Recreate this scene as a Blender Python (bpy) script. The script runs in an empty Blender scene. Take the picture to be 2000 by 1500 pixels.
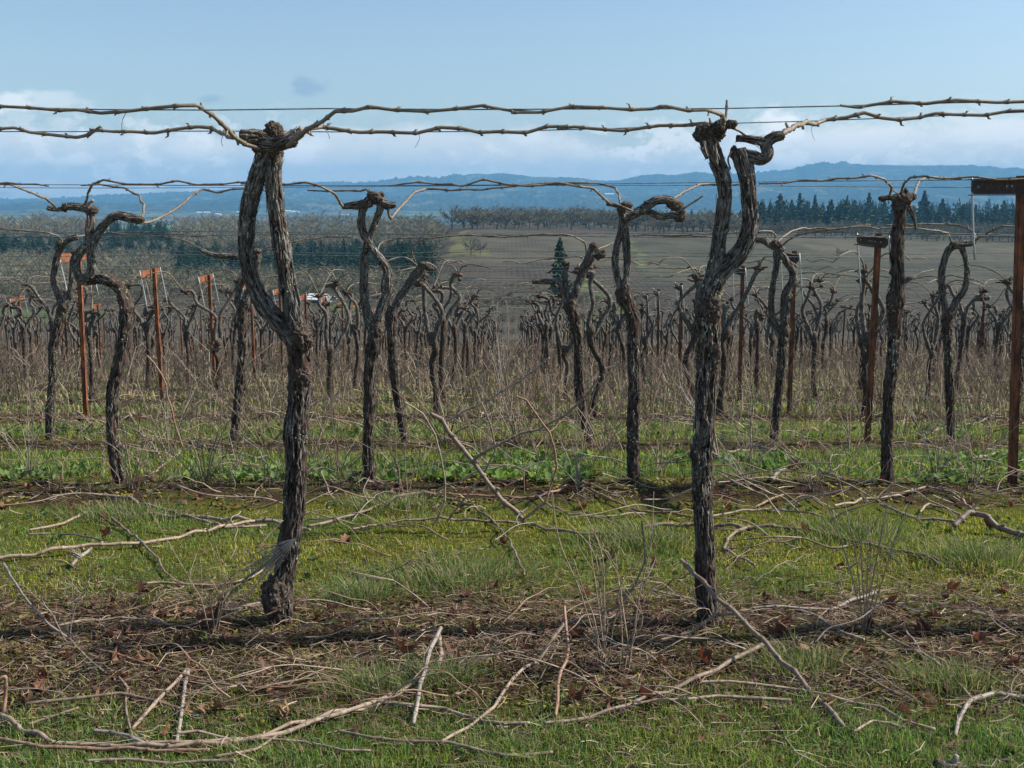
import bpy, math, random
import numpy as np
from math import radians, sin, cos, pi, tan, atan

# ------------------------------------------------------------------ camera, sky, sun
SC = bpy.context.scene
COL = SC.collection
F = 2160.0                       # focal length in pixels of the 2000 px wide photograph
PITCH = math.atan(365.0 / F)     # horizon sits 365 px above the centre
cam_d = bpy.data.cameras.new("camera")
cam = bpy.data.objects.new("camera", cam_d)
COL.objects.link(cam)
cam_d.sensor_width = 36.0
cam_d.lens = F / 2000.0 * 36.0
cam_d.clip_start = 0.05
cam_d.clip_end = 60000
cam.location = (0, 0, 0)
cam.rotation_euler = (pi / 2 - PITCH, 0, 0)
SC.camera = cam

SUN_EL, SUN_AZ = radians(40), radians(83)        # azimuth from +Y towards +X (sun to the right, slightly behind the rows)
sd = (sin(SUN_AZ) * cos(SUN_EL), cos(SUN_AZ) * cos(SUN_EL), sin(SUN_EL))
sun_d = bpy.data.lights.new("sun", 'SUN')
sun_d.energy = 5.0
sun_d.angle = radians(0.5)
sun_d.color = (1.0, 0.93, 0.83)
sun = bpy.data.objects.new("sun", sun_d)
COL.objects.link(sun)
import mathutils
sun.rotation_euler = mathutils.Vector(sd).to_track_quat('Z', 'Y').to_euler()

W = bpy.data.worlds.new("World")
SC.world = W
W.use_nodes = True
wn, wl = W.node_tree.nodes, W.node_tree.links
wn.clear()
def wnode(t, **k):
    n = wn.new(t)
    for a, b in k.items(): setattr(n, a, b)
    return n
sky = wnode('ShaderNodeTexSky', sky_type='NISHITA', sun_disc=False)
sky.sun_elevation = SUN_EL
sky.sun_rotation = SUN_AZ
sky.altitude = 100
sky.air_density = 1.0
sky.dust_density = 1.0
sky.ozone_density = 1.6
tc = wnode('ShaderNodeTexCoord')
sep = wnode('ShaderNodeSeparateXYZ')
wl.new(tc.outputs['Generated'], sep.inputs[0])
def wmath(op, a, b=None, c=None, clamp=False):
    n = wnode('ShaderNodeMath', operation=op, use_clamp=clamp)
    for i, v in enumerate((a, b, c)):
        if v is None: continue
        if isinstance(v, (int, float)): n.inputs[i].default_value = v
        else: wl.new(v, n.inputs[i])
    return n.outputs[0]
def wnoise(scale_vec, scale, detail, rough, off=(0, 0, 0)):
    m = wnode('ShaderNodeMapping'); m.inputs['Scale'].default_value = scale_vec; m.inputs['Location'].default_value = off
    wl.new(tc.outputs['Generated'], m.inputs[0])
    n = wnode('ShaderNodeTexNoise'); n.inputs['Scale'].default_value = scale
    n.inputs['Detail'].default_value = detail; n.inputs['Roughness'].default_value = rough
    wl.new(m.outputs[0], n.inputs['Vector'])
    return n.outputs['Fac']
def wmap(v, a, b, c=0.0, d=1.0, smooth=True):
    n = wnode('ShaderNodeMapRange'); n.interpolation_type = 'SMOOTHSTEP' if smooth else 'LINEAR'
    wl.new(v, n.inputs[0])
    for i, q in enumerate((a, b, c, d)): n.inputs[i + 1].default_value = q
    return n.outputs[0]
z = sep.outputs['Z']
n1 = wnoise((1, 1, 2.4), 9.0, 7, 0.55, (1.3, 0.2, 0.4))       # big cloud bank
n2 = wnoise((1, 1, 2.0), 22.0, 6, 0.55, (4.1, 2.2, 0.9))        # cumulus puffs
n3 = wnoise((1, 1, 3.5), 4.0, 3, 0.5, (0.5, 7.2, 0.9))
bank_h = wmap(z, 0.088, 0.038)                         # the bank fades out by about 6 degrees
thr = wmath('SUBTRACT', n1, wmath('MULTIPLY', wmath('SUBTRACT', 1.0, bank_h), 0.42))
bank = wmap(thr, 0.26, 0.46)
bank = wmath('MULTIPLY', bank, 0.82)
puff_h = wmap(z, 0.092, 0.05)
puff = wmap(wmath('SUBTRACT', n2, wmath('MULTIPLY', wmath('SUBTRACT', 1.0, puff_h), 0.25)), 0.50, 0.66)
puff = wmath('MULTIPLY', puff, wmap(n3, 0.4, 0.6))
puff = wmath('MULTIPLY', puff, 0.6)
def wcloud(px, py, rx, ry, amt):
    """one cloud around the direction of a point of the sky"""
    a = math.atan((px - 1000) / F); e = math.tan(math.atan((750 - py) / F) - PITCH)
    v = mathutils.Vector((tan(a), 1.0, e)).normalized()
    dx = wmath('DIVIDE', wmath('SUBTRACT', sep.outputs['X'], v.x), rx / F)
    dz = wmath('DIVIDE', wmath('SUBTRACT', z, v.z), ry / F)
    r = wmath('SQRT', wmath('ADD', wmath('MULTIPLY', dx, dx), wmath('MULTIPLY', dz, dz)))
    r = wmath('ADD', r, wmath('MULTIPLY', wmath('SUBTRACT', n2b, 0.5), 2.2))
    front = wmap(sep.outputs['Y'], 0.2, 0.4)
    return wmath('MULTIPLY', wmath('MULTIPLY', wmap(r, 1.0, 0.25), amt), front)
n2b = wnoise((1, 1, 1.6), 45.0, 6, 0.6, (2.1, 1.2, 3.9))
pc = [wcloud(1515, 245, 60, 38, .85), wcloud(1650, 270, 160, 45, .5), wcloud(50, 205, 50, 28, .6), wcloud(400, 290, 60, 26, .5), wcloud(1930, 262, 120, 24, .6),
      wcloud(590, 295, 80, 34, .7), wcloud(140, 200, 70, 26, .35), wcloud(1900, 250, 170, 34, .55), wcloud(1030, 270, 50, 20, .4)]
lump = wmath('MULTIPLY', wmath('MULTIPLY', wmap(n2b, 0.50, 0.62), wmap(n3, 0.38, 0.55)), wmath('MULTIPLY', bank_h, 0.75))
shade = wmath('MULTIPLY', wmath('MULTIPLY', wmap(n2b, 0.50, 0.36), bank_h), 0.5)
whites = wmath('MAXIMUM', puff, lump)
for c in pc: whites = wmath('MAXIMUM', whites, c)
greys = wmath('MAXIMUM', wcloud(612, 168, 44, 20, .75), wcloud(430, 195, 28, 12, .6))
mixb = wnode('ShaderNodeMix', data_type='RGBA'); mixb.inputs['Factor'].default_value = 1
def wmix(f, a, b):
    n = wnode('ShaderNodeMix', data_type='RGBA')
    wl.new(f, n.inputs['Factor'])
    for v, i in ((a, 6), (b, 7)):
        if isinstance(v, tuple): n.inputs[i].default_value = v + (1,)
        else: wl.new(v, n.inputs[i])
    return n.outputs[2]
SKY_S = 0.0885
BANK = (7.5, 7.3, 7.0)
WHITE = (9.4, 9.0, 8.6)
GREY = (2.3, 3.2, 4.2)
wn.remove(mixb)
c0 = wmix(bank, sky.outputs[0], BANK)
c1 = wmix(whites, wmix(shade, c0, (5.4, 5.8, 6.3)), WHITE)
c2 = wmix(greys, c1, GREY)
bg = wnode('ShaderNodeBackground'); bg.inputs['Strength'].default_value = SKY_S
wl.new(c2, bg.inputs['Color'])
wo = wnode('ShaderNodeOutputWorld')
wl.new(bg.outputs[0], wo.inputs['Surface'])

SC.render.engine = 'CYCLES'
SC.view_settings.view_transform = 'Standard'
SC.view_settings.look = 'None'
SC.view_settings.exposure = 0.74
SC.view_settings.gamma = 1.0
SC.view_settings.use_curve_mapping = False

# ------------------------------------------------------------------ helpers
RNG = np.random.default_rng(7)
random.seed(7)

def _h(ix, iy, iz, seed):
    n = (ix * 374761393 + iy * 668265263 + iz * 2147483647 + seed * 974634777) & 0xFFFFFFFF
    n = ((n ^ (n >> 13)) * 1274126177) & 0xFFFFFFFF
    return ((n ^ (n >> 16)) & 0xFFFF) / 65535.0
def vnoise(p, seed=0):
    """value noise, p (...,3) -> 0..1"""
    p = np.asarray(p, dtype=float)
    i = np.floor(p).astype(np.int64); f = p - i
    f = f * f * (3 - 2 * f)
    r = 0
    for dx in (0, 1):
        wx = f[..., 0] if dx else 1 - f[..., 0]
        for dy in (0, 1):
            wy = f[..., 1] if dy else 1 - f[..., 1]
            for dz in (0, 1):
                wz = f[..., 2] if dz else 1 - f[..., 2]
                r = r + wx * wy * wz * _h(i[..., 0] + dx, i[..., 1] + dy, i[..., 2] + dz, seed)
    return r
def fbm(p, octv=4, seed=0, gain=0.5):
    a, s, t = 1.0, 0.0, 0.0
    p = np.asarray(p, dtype=float)
    for k in range(octv):
        s = s + a * vnoise(p * (2.03 ** k), seed + k); t += a; a *= gain
    return s / t
def n2(x, y, sc, seed=0, octv=3):
    x = np.asarray(x, dtype=float); y = np.asarray(y, dtype=float)
    x, y = np.broadcast_arrays(x, y)
    return fbm(np.stack([x * sc, y * sc, x * 0 + 0.37], -1), octv, seed)

def t_of_y(y): return np.tan(np.arctan((np.asarray(y, float) - 750) / F) + PITCH)   # downward slope of a ray
NEAR_D = np.array([-6, 0, 2.0, 3.0, 3.6, 4.2, 5.2, 6.0, 8.4, 10.8, 80.0])
NEAR_Z = np.array([-1.25, -1.33, -1.395, -1.425, -1.448, -1.475, -1.53, -1.58, -1.885, -2.15, -10.55])
FD = np.array([80, 110, 150, 190, 230, 280, 340, 420, 520, 640, 800, 1000, 1300, 1700, 2500, 4000, 6000, 9000, 16000.])
YL = np.array([668, 715, 700, 662, 628, 600, 588, 572, 545, 515, 480, 460, 448, 450, 450, 428, 416, 406, 398.])
YC = np.array([668, 715, 695, 655, 628, 598, 562, 524, 486, 452, 442, 438, 438, 443, 450, 428, 416, 406, 398.])
YR = np.array([668, 715, 695, 655, 634, 612, 586, 552, 512, 477, 462, 453, 447, 447, 450, 428, 416, 406, 398.])
ZL, ZC_, ZR = [-t_of_y(a) * FD for a in (YL, YC, YR)]
def zg(x, d):
    x = np.asarray(x, float); d = np.asarray(d, float)
    x, d = np.broadcast_arrays(x, d)
    near = np.interp(d, NEAR_D, NEAR_Z)
    ph = ((d - 3.6 + 1.2) % 2.4) - 1.2
    near = near - 0.012 + 0.02 * np.exp(-(ph / 0.3) ** 2)
    near = near + 0.05 * (n2(x, d, 1.3, 11, 3) - 0.5) + 0.035 * (n2(x, d, 9, 12, 2) - 0.5)
    ld = np.log(np.maximum(d, 79.0)); lf = np.log(FD)
    a, b, c = [np.interp(ld, lf, q) for q in (ZL, ZC_, ZR)]
    u = x / np.maximum(d, 1)
    wl_ = np.clip((-u - 0.02) / 0.16, 0, 1); wr_ = np.clip((u - 0.05) / 0.3, 0, 1)
    wl_ = wl_ * wl_ * (3 - 2 * wl_)
    far = a * wl_ + c * wr_ + b * (1 - wl_ - wr_)
    far = far + 1.5 * (n2(x, d, 0.012, 31, 2) - 0.5) * np.clip((d - 120) / 200, 0, 1)
    return np.where(d < 80, near, far)
def P(x, y, Y):
    """world point seen at pixel (x, y) at distance Y along the view's horizontal axis"""
    cy = (750 - y) / F
    v = np.array([(x - 1000) / F, cos(PITCH) + cy * sin(PITCH), cy * cos(PITCH) - sin(PITCH)])
    return v * (Y / v[1])
def scale_at(x, y, Y):
    cy = (750 - y) / F
    return (Y / (cos(PITCH) + cy * sin(PITCH))) / F        # metres per pixel
def hit(x, y, h=0.0, dmin=1.5, dmax=12000):
    """first point of the ground (raised by h) under pixel (x, y)"""
    ds = dmin * (dmax / dmin) ** np.linspace(0, 1, 900)
    cy = (750 - y) / F
    v = np.array([(x - 1000) / F, cos(PITCH) + cy * sin(PITCH), cy * cos(PITCH) - sin(PITCH)])
    k = ds / v[1]
    g = zg(v[0] * k, ds) + h
    zz = v[2] * k
    i = np.where(zz < g)[0]
    if len(i) == 0: return v * k[-1]
    i = i[0]
    if i == 0: return v * k[0]
    a, b = zz[i - 1] - g[i - 1], zz[i] - g[i]
    t = a / (a - b)
    return v * (k[i - 1] * (1 - t) + k[i] * t)

class MB:
    def __init__(s): s.v, s.q, s.t, s.bk, s.c, s.n = [], [], [], [], [], 0
    def add(s, v, quads=None, tris=None, bk=None, col=None):
        v = np.asarray(v, float).reshape(-1, 3)
        s.v.append(v)
        if quads is not None and len(quads): s.q.append(np.asarray(quads, int).reshape(-1, 4) + s.n)
        if tris is not None and len(tris): s.t.append(np.asarray(tris, int).reshape(-1, 3) + s.n)
        s.bk.append(v.copy() if bk is None else np.asarray(bk, float))
        c = np.ones((len(v), 4)) if col is None else None
        if c is None:
            col = np.asarray(col, float)
            c = np.ones((len(v), 4)); c[:, :3] = col
        s.c.append(c)
        s.n += len(v)
        return s
    def mesh(s, name, mats, smooth=True):
        me = bpy.data.meshes.new(name)
        V = np.concatenate(s.v); nq = sum(len(q) for q in s.q); nt = sum(len(t) for t in s.t)
        loops = []; starts = []
        if nq: Q = np.concatenate(s.q); loops.append(Q.ravel()); starts.append(np.arange(nq) * 4)
        if nt: T = np.concatenate(s.t); loops.append(T.ravel()); starts.append(nq * 4 + np.arange(nt) * 3)
        L = np.concatenate(loops).astype(np.int32); S = np.concatenate(starts).astype(np.int32)
        me.vertices.add(len(V)); me.vertices.foreach_set('co', V.ravel().astype(np.float32))
        me.loops.add(len(L)); me.loops.foreach_set('vertex_index', L)
        me.polygons.add(len(S)); me.polygons.foreach_set('loop_start', S)
        me.update(calc_edges=True)
        me.polygons.foreach_set('use_smooth', np.full(len(S), smooth))
        a = me.attributes.new('bk', 'FLOAT_VECTOR', 'POINT'); a.data.foreach_set('vector', np.concatenate(s.bk).ravel().astype(np.float32))
        a = me.attributes.new('col', 'FLOAT_COLOR', 'POINT'); a.data.foreach_set('color', np.concatenate(s.c).ravel().astype(np.float32))
        for m in (mats if isinstance(mats, (list, tuple)) else [mats]): me.materials.append(m)
        return me
    def build(s, name, mat, parent=None, smooth=True):
        o = bpy.data.objects.new(name, s.mesh(name, mat, smooth))
        COL.objects.link(o)
        if parent is not None: o.parent = parent
        return o
def tag(o, label=None, cat=None, group=None, kind=None):
    if label: o['label'] = label
    if cat: o['category'] = cat
    if group: o['group'] = group
    if kind: o['kind'] = kind
    return o
def empty(name, loc=(0, 0, 0)):
    o = bpy.data.objects.new(name, None); o.empty_display_size = 0.1
    COL.objects.link(o); o.location = loc
    return o

def catmull(pts, step):
    pts = np.asarray(pts, float)
    if len(pts) == 2:
        n = max(2, int(np.linalg.norm(pts[1, :3] - pts[0, :3]) / step) + 1)
        t = np.linspace(0, 1, n)[:, None]
        return pts[0] * (1 - t) + pts[1] * t
    p = np.vstack([2 * pts[0] - pts[1], pts, 2 * pts[-1] - pts[-2]])
    out = []
    for i in range(1, len(p) - 2):
        n = max(1, int(round(np.linalg.norm(p[i + 1, :3] - p[i, :3]) / step)))
        t = np.linspace(0, 1, n, endpoint=False)[:, None]
        a, b, c, d = p[i - 1], p[i], p[i + 1], p[i + 2]
        out.append(0.5 * (2 * b + (c - a) * t + (2 * a - 5 * b + 4 * c - d) * t ** 2 + (3 * b - a - 3 * c + d) * t ** 3))
    out.append(pts[-1:])
    return np.vstack(out)
def frames(c):
    d = np.gradient(c, axis=0); d /= np.linalg.norm(d, axis=1)[:, None] + 1e-12
    n = np.zeros_like(c)
    a = np.array([0, -1.0, 0]) if abs(d[0][1]) < 0.9 else np.array([1.0, 0, 0])
    v = a - d[0] * a.dot(d[0]); v /= np.linalg.norm(v)
    for i in range(len(c)):
        v = v - d[i] * v.dot(d[i]); v /= np.linalg.norm(v) + 1e-12
        n[i] = v
    return d, n, np.cross(d, n)
def linres(pts, step):
    out = []
    for a, b in zip(pts[:-1], pts[1:]):
        n = max(1, int(round(np.linalg.norm(b[:3] - a[:3]) / step))); t = np.linspace(0, 1, n, endpoint=False)[:, None]; out.append(a * (1 - t) + b * t)
    out.append(pts[-1:]); c = np.vstack(out)
    c[1:-1, :3] = .25 * c[:-2, :3] + .5 * c[1:-1, :3] + .25 * c[2:, :3]
    return c
def tube(mb, pts, nr=8, step=0.02, bark=0.0, seed=0, col=None, cap=True, lump=0.0, twist=0.0, nodes=0.0, nodeamp=0.45, s0=0.0, spline=True):
    """pts rows: x, y, z, r.  bark: depth of furrows relative to the radius"""
    pts = np.asarray(pts, float)
    c = linres(pts, step) if spline == 'lin' else catmull(pts, step) if spline else pts
    r = np.maximum(c[:, 3], 0.0004); c = c[:, :3]
    L = np.concatenate([[0], np.cumsum(np.linalg.norm(np.diff(c, axis=0), axis=1))]) + s0
    d, n, b = frames(c)
    if nodes > 0:
        k = (L / nodes + 0.3) % 1.0
        k = np.minimum(k, 1 - k) * nodes
        r = r * (1 + nodeamp * np.exp(-(k / 0.006) ** 2))
    th = np.arange(nr) / nr * 2 * pi
    ct, st = np.cos(th), np.sin(th)
    R0 = max(float(np.mean(r)), 0.002)
    tw = th[None, :] + twist * L[:, None]
    bk = np.stack([np.cos(tw) * R0, np.sin(tw) * R0, np.broadcast_to(L[:, None], tw.shape)], -1)
    rr = np.broadcast_to(r[:, None], tw.shape).copy()
    if bark > 0:
        q = bk.copy(); q[..., 2] *= 0.22
        f1 = 2.6 / R0; f2 = 7.0 / R0
        a1 = vnoise(q * np.array([f1, f1, 60]), seed); a2 = vnoise(q * np.array([f2, f2, 110]), seed + 5)
        rid = 1 - 2 * np.abs(a1 + .5 * (vnoise(q * np.array([f1 * .5, f1 * .5, 150]), seed + 21) - .5) - 0.5) * 1.6
        rr = rr * (1 + bark * (rid - 0.6) + bark * 0.75 * (a2 - 0.5))
    if lump > 0:
        q = bk.copy()
        a = fbm(q * (0.8 / R0) * np.array([1, 1, 0.6]), 3, seed + 9)
        rr = rr * (1 + lump * (a - 0.5) * 2)
    V = c[:, None, :] + rr[..., None] * (ct[None, :, None] * n[:, None, :] + st[None, :, None] * b[:, None, :])
    m = len(c)
    i = np.arange(m - 1)[:, None] * nr; j = np.arange(nr)[None, :]; j2 = (j + 1) % nr
    quads = np.stack([i + j, i + j2, i + nr + j2, i + nr + j], -1).reshape(-1, 4)
    V = V.reshape(-1, 3); bkf = bk.reshape(-1, 3); tris = None
    if cap:
        V = np.vstack([V, c[0] - d[0] * r[0] * 0.25, c[-1] + d[-1] * r[-1] * 0.25])
        bkf = np.vstack([bkf, [0, 0, L[0]], [0, 0, L[-1]]])
        a0, a1_ = m * nr, m * nr + 1
        jj = np.arange(nr); jn = (jj + 1) % nr
        tris = np.vstack([np.stack([jn, jj, np.full(nr, a0)], -1), np.stack([(m - 1) * nr + jj, (m - 1) * nr + jn, np.full(nr, a1_)], -1)])
    mb.add(V, quads, tris, bkf, None if col is None else np.broadcast_to(np.asarray(col, float), (len(V), 3)))
    return c, r, n, b, L
_ico = {}
def ico(sub):
    if sub not in _ico:
        import bmesh
        bm = bmesh.new(); bmesh.ops.create_icosphere(bm, subdivisions=sub, radius=1)
        _ico[sub] = (np.array([v.co[:] for v in bm.verts]), np.array([[v.index for v in f.verts] for f in bm.faces])); bm.free()
    return _ico[sub]
def blob(mb, c, r, sub=3, amp=0.5, seed=0, sx=(1, 1, 1), freq=2.2, col=None):
    v, f = ico(sub)
    n = fbm(v * freq + 10 + seed * 3.1, 4, seed, 0.6)
    rg_ = 1 - 2 * np.abs(vnoise(v * freq * 2.1 + seed, seed + 40) - .5); fine_ = vnoise(v * freq * 5 + seed, seed + 44) - .5
    vv = v * (1 + amp * 1.9 * (n[:, None] - 0.5) + amp * .55 * (rg_[:, None] - .6) + amp * .35 * fine_[:, None]) * r * np.array(sx)
    mb.add(vv + np.asarray(c), None, f, vv * np.array([1, 1, 3.0]), col)
def shreds(mb, c, r, sx, count, seed):
    """torn curls and splinters of bark standing off a knot"""
    rg = np.random.default_rng(seed + 500)
    for k in range(count):
        u = rg.normal(0, 1, 3); u /= np.linalg.norm(u); p0 = np.asarray(c) + u * r * np.array(sx) * .85
        t = np.cross(u, rg.normal(0, 1, 3)); t /= np.linalg.norm(t); w = np.cross(u, t) * r * rg.uniform(.05, .16); l = r * rg.uniform(.3, 1.0)
        a = p0 - t * l * .5; b = p0 + u * r * .14; e = p0 + t * l * .5 + u * r * rg.uniform(.1, .5)
        V = [a - w, a + w, b - w, b + w, e - w * .4, e + w * .4, a - u * r * .1, b - u * r * .06, e - u * .001]
        mb.add(V, [[0, 1, 3, 2], [2, 3, 5, 4], [0, 2, 7, 6], [2, 4, 8, 7], [3, 1, 6, 7], [5, 3, 7, 8]], None, np.array(V) * .5)
def box(mb, c, s, rot=0.0, col=None):
    v = np.array([[x, y, z] for x in (-.5, .5) for y in (-.5, .5) for z in (-.5, .5)]) * np.array(s)
    if rot:
        v = v @ np.array([[cos(rot), sin(rot), 0], [-sin(rot), cos(rot), 0], [0, 0, 1]])
    mb.add(v + np.asarray(c), [[0, 1, 3, 2], [4, 6, 7, 5], [0, 4, 5, 1], [2, 3, 7, 6], [0, 2, 6, 4], [1, 5, 7, 3]], None, None, col)

# ------------------------------------------------------------------ materials
def mat(name):
    m = bpy.data.materials.new(name); m.use_nodes = True
    nt = m.node_tree; nt.nodes.clear()
    return m, nt.nodes, nt.links
class N:
    def __init__(s, name):
        s.m, s.n, s.l = mat(name)
    def new(s, t, **k):
        n = s.n.new(t)
        for a, b in k.items(): setattr(n, a, b)
        return n
    def put(s, sock, v):
        if isinstance(v, (int, float)): sock.default_value = v
        elif isinstance(v, tuple): sock.default_value = v + (1,) if len(v) == 3 and sock.type == 'RGBA' else v
        else: s.l.new(v, sock)
    def math(s, op, a, b=None, clamp=False):
        n = s.new('ShaderNodeMath', operation=op, use_clamp=clamp); s.put(n.inputs[0], a)
        if b is not None: s.put(n.inputs[1], b)
        return n.outputs[0]
    def mix(s, f, a, b, mode='MIX'):
        n = s.new('ShaderNodeMix', data_type='RGBA', blend_type=mode); s.put(n.inputs['Factor'], f); s.put(n.inputs[6], a); s.put(n.inputs[7], b)
        return n.outputs[2]
    def attr(s, name, out='Vector'):
        return s.new('ShaderNodeAttribute', attribute_name=name).outputs[out]
    def mapv(s, v, sc=(1, 1, 1), loc=(0, 0, 0)):
        n = s.new('ShaderNodeMapping'); s.l.new(v, n.inputs[0]); n.inputs['Scale'].default_value = sc; n.inputs['Location'].default_value = loc
        return n.outputs[0]
    def noise(s, v, scale, detail=4, rough=0.55, dist=0.0, out='Fac'):
        n = s.new('ShaderNodeTexNoise'); s.l.new(v, n.inputs['Vector']); n.inputs['Scale'].default_value = scale
        n.inputs['Detail'].default_value = detail; n.inputs['Roughness'].default_value = rough; n.inputs['Distortion'].default_value = dist
        return n.outputs[out]
    def ramp(s, v, a, b, c=0.0, d=1.0, smooth=True):
        n = s.new('ShaderNodeMapRange'); n.interpolation_type = 'SMOOTHSTEP' if smooth else 'LINEAR'; s.l.new(v, n.inputs[0])
        for i, q in enumerate((a, b, c, d)): n.inputs[i + 1].default_value = q
        return n.outputs[0]
    def bump(s, h, strength, dist, nrm=None):
        n = s.new('ShaderNodeBump'); s.put(n.inputs['Strength'], strength); n.inputs['Distance'].default_value = dist; s.l.new(h, n.inputs['Height'])
        if nrm is not None: s.l.new(nrm, n.inputs['Normal'])
        return n.outputs[0]
    def out(s, sh):
        o = s.new('ShaderNodeOutputMaterial'); s.l.new(sh, o.inputs['Surface']); return s.m
    def princ(s, col, rough=0.9, spec=0.2, nrm=None, metal=0.0):
        p = s.new('ShaderNodeBsdfPrincipled'); s.put(p.inputs['Base Color'], col); s.put(p.inputs['Roughness'], rough)
        p.inputs['Specular IOR Level'].default_value = spec; p.inputs['Metallic'].default_value = metal
        if nrm is not None: s.l.new(nrm, p.inputs['Normal'])
        return s.out(p.outputs[0])
    def geo(s): return s.new('ShaderNodeNewGeometry').outputs['Position']
    def rnd(s): return s.new('ShaderNodeObjectInfo').outputs['Random']

def bark_mat(name='vine_bark', lo=(0.042, 0.037, 0.033), hi=(0.31, 0.285, 0.25), dk=(0.018, 0.015, 0.013)):
    k = N(name); bk = k.attr('bk'); g = k.geo()
    fib = k.noise(k.mapv(bk, (1, 1, 0.10)), 260, 5, 0.7)
    fib2 = k.noise(k.mapv(bk, (1, 1, 0.22)), 95, 5, 0.65, 0.8)
    big = k.noise(bk, 9, 3, 0.5)
    c = k.mix(k.ramp(fib, 0.35, 0.68), lo, hi)
    c = k.mix(k.ramp(fib2, 0.34, 0.58), dk, c)
    c = k.mix(k.ramp(big, 0.45, 0.65), c, k.mix(0.5, c, (0.085, 0.05, 0.04)))
    lich = k.noise(k.mapv(g, (1, 1, 0.7)), 75, 4, 0.6)
    lz = k.noise(g, 3.2, 2, 0.5)
    lm = k.math('MULTIPLY', k.ramp(lich, 0.58, 0.66), k.ramp(lz, 0.46, 0.60))
    c = k.mix(lm, c, (0.36, 0.40, 0.30))
    b = k.bump(fib2, 0.9, 0.006); b = k.bump(fib, 0.8, 0.003, b)
    return k.princ(c, 0.95, 0.1, b)
def bark_dark_mat():
    k = N('vine_head_bark'); bk = k.attr('bk'); g = k.geo()
    a = k.noise(bk, 140, 5, 0.7); b2 = k.noise(g, 45, 4, 0.6)
    c = k.mix(k.ramp(a, 0.35, 0.7), (0.034, 0.025, 0.020), (0.23, 0.19, 0.15))
    c = k.mix(k.ramp(b2, 0.4, 0.62), k.mix(0.6, c, (0.05, 0.035, 0.03)), c)
    return k.princ(c, 0.95, 0.1, k.bump(a, 1.0, 0.006))
def cane_mat(name, c1, c2, c3):
    k = N(name); bk = k.attr('bk'); g = k.geo(); r = k.rnd()
    st = k.noise(k.mapv(bk, (1, 1, 0.04)), 700, 3, 0.6)
    bl = k.noise(g, 14, 3, 0.6)
    c = k.mix(k.ramp(bl, 0.35, 0.65), c1, c2)
    c = k.mix(k.ramp(st, 0.45, 0.7), c, c3)
    sp_ = k.new('ShaderNodeSeparateXYZ'); k.l.new(bk, sp_.inputs[0])
    nd = k.math('ABSOLUTE', k.math('SUBTRACT', k.math('FRACT', k.math('ADD', k.math('DIVIDE', sp_.outputs['Z'], .08), .3)), .5))
    c = k.mix(k.ramp(nd, .40, .49, 0, .6), c, (0.07, 0.045, 0.03)); dirt = k.noise(bk, 42, 4, .7); c = k.mix(k.ramp(dirt, .52, .66, 0, .65), c, (0.10, 0.075, 0.055))
    c = k.mix(k.math('MULTIPLY', r, 0.45), c, k.mix(0.5, c, (0.15, 0.12, 0.09)))
    return k.princ(c, 0.6, 0.35, k.bump(st, 0.4, 0.001))
def attr_mat(name, trans=0.25, rough=0.8, var=0.0, tr_tint=(1.0, 1.05, 0.55)):
    k = N(name); c = k.attr('col', 'Color')
    if var:
        n = k.noise(k.geo(), var, 3, 0.6); c = k.mix(k.ramp(n, 0.3, 0.7), k.mix(0.45, c, (0.02, 0.015, 0.01)), c)
    d = k.new('ShaderNodeBsdfPrincipled'); k.put(d.inputs['Base Color'], c); d.inputs['Roughness'].default_value = rough; d.inputs['Specular IOR Level'].default_value = 0.25
    t = k.new('ShaderNodeBsdfTranslucent'); k.put(t.inputs['Color'], k.mix(1.0, c, tr_tint, 'MULTIPLY'))
    m = k.new('ShaderNodeMixShader'); m.inputs[0].default_value = trans
    k.l.new(d.outputs[0], m.inputs[1]); k.l.new(t.outputs[0], m.inputs[2])
    return k.out(m.outputs[0])
M_BARK = bark_mat(); M_BARKT = bark_mat('trunk_bark', (0.024, 0.017, 0.014), (0.165, 0.13, 0.107), (0.012, 0.008, 0.007)); M_HEAD = bark_dark_mat()
M_CANE = cane_mat('cane_on_wire', (0.095, 0.075, 0.052), (0.18, 0.145, 0.10), (0.30, 0.255, 0.19))
M_CUT = cane_mat('cut_cane_tan', (0.21, 0.145, 0.10), (0.31, 0.23, 0.165), (0.43, 0.35, 0.27))
M_CUTD = cane_mat('cut_cane_dark', (0.13, 0.085, 0.06), (0.21, 0.15, 0.11), (0.31, 0.245, 0.185))
M_CUTR = cane_mat('cut_cane_red', (0.20, 0.10, 0.06), (0.28, 0.155, 0.10), (0.38, 0.26, 0.18))
M_OLD = cane_mat('old_grey_wood', (0.16, 0.13, 0.105), (0.27, 0.23, 0.19), (0.42, 0.375, 0.32))
M_GRASS = attr_mat('grass_blades', 0.45)
M_STRAW = attr_mat('dry_stalks', 0.12, tr_tint=(1, .9, .7))
M_LEAFD = attr_mat('dead_leaf', 0.22, 0.7, 60, (1.1, .7, .45))
M_TREE = attr_mat('tree_colour', 0.10, 0.9, tr_tint=(1, 1, .7))
def wire_mat():
    k = N('galvanised_wire'); return k.princ(k.mix(k.ramp(k.noise(k.geo(), 30), .4, .7), (0.10, 0.12, 0.12), (0.22, 0.26, 0.26)), 0.5, 0.5, None, 0.4)
M_WIRE = wire_mat()
def rust_mat():
    k = N('rusty_steel'); g = k.geo()
    a = k.noise(k.mapv(g, (1, 1, 0.35)), 28, 5, 0.65); b = k.noise(g, 160, 3, 0.6)
    c = k.mix(k.ramp(a, 0.35, 0.68), (0.085, 0.038, 0.024), (0.35, 0.125, 0.05))
    c = k.mix(k.ramp(b, 0.55, 0.75), c, (0.09, 0.045, 0.03))
    return k.princ(c, 0.85, 0.2, k.bump(b, 0.5, 0.001))
M_RUST = rust_mat()
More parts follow.
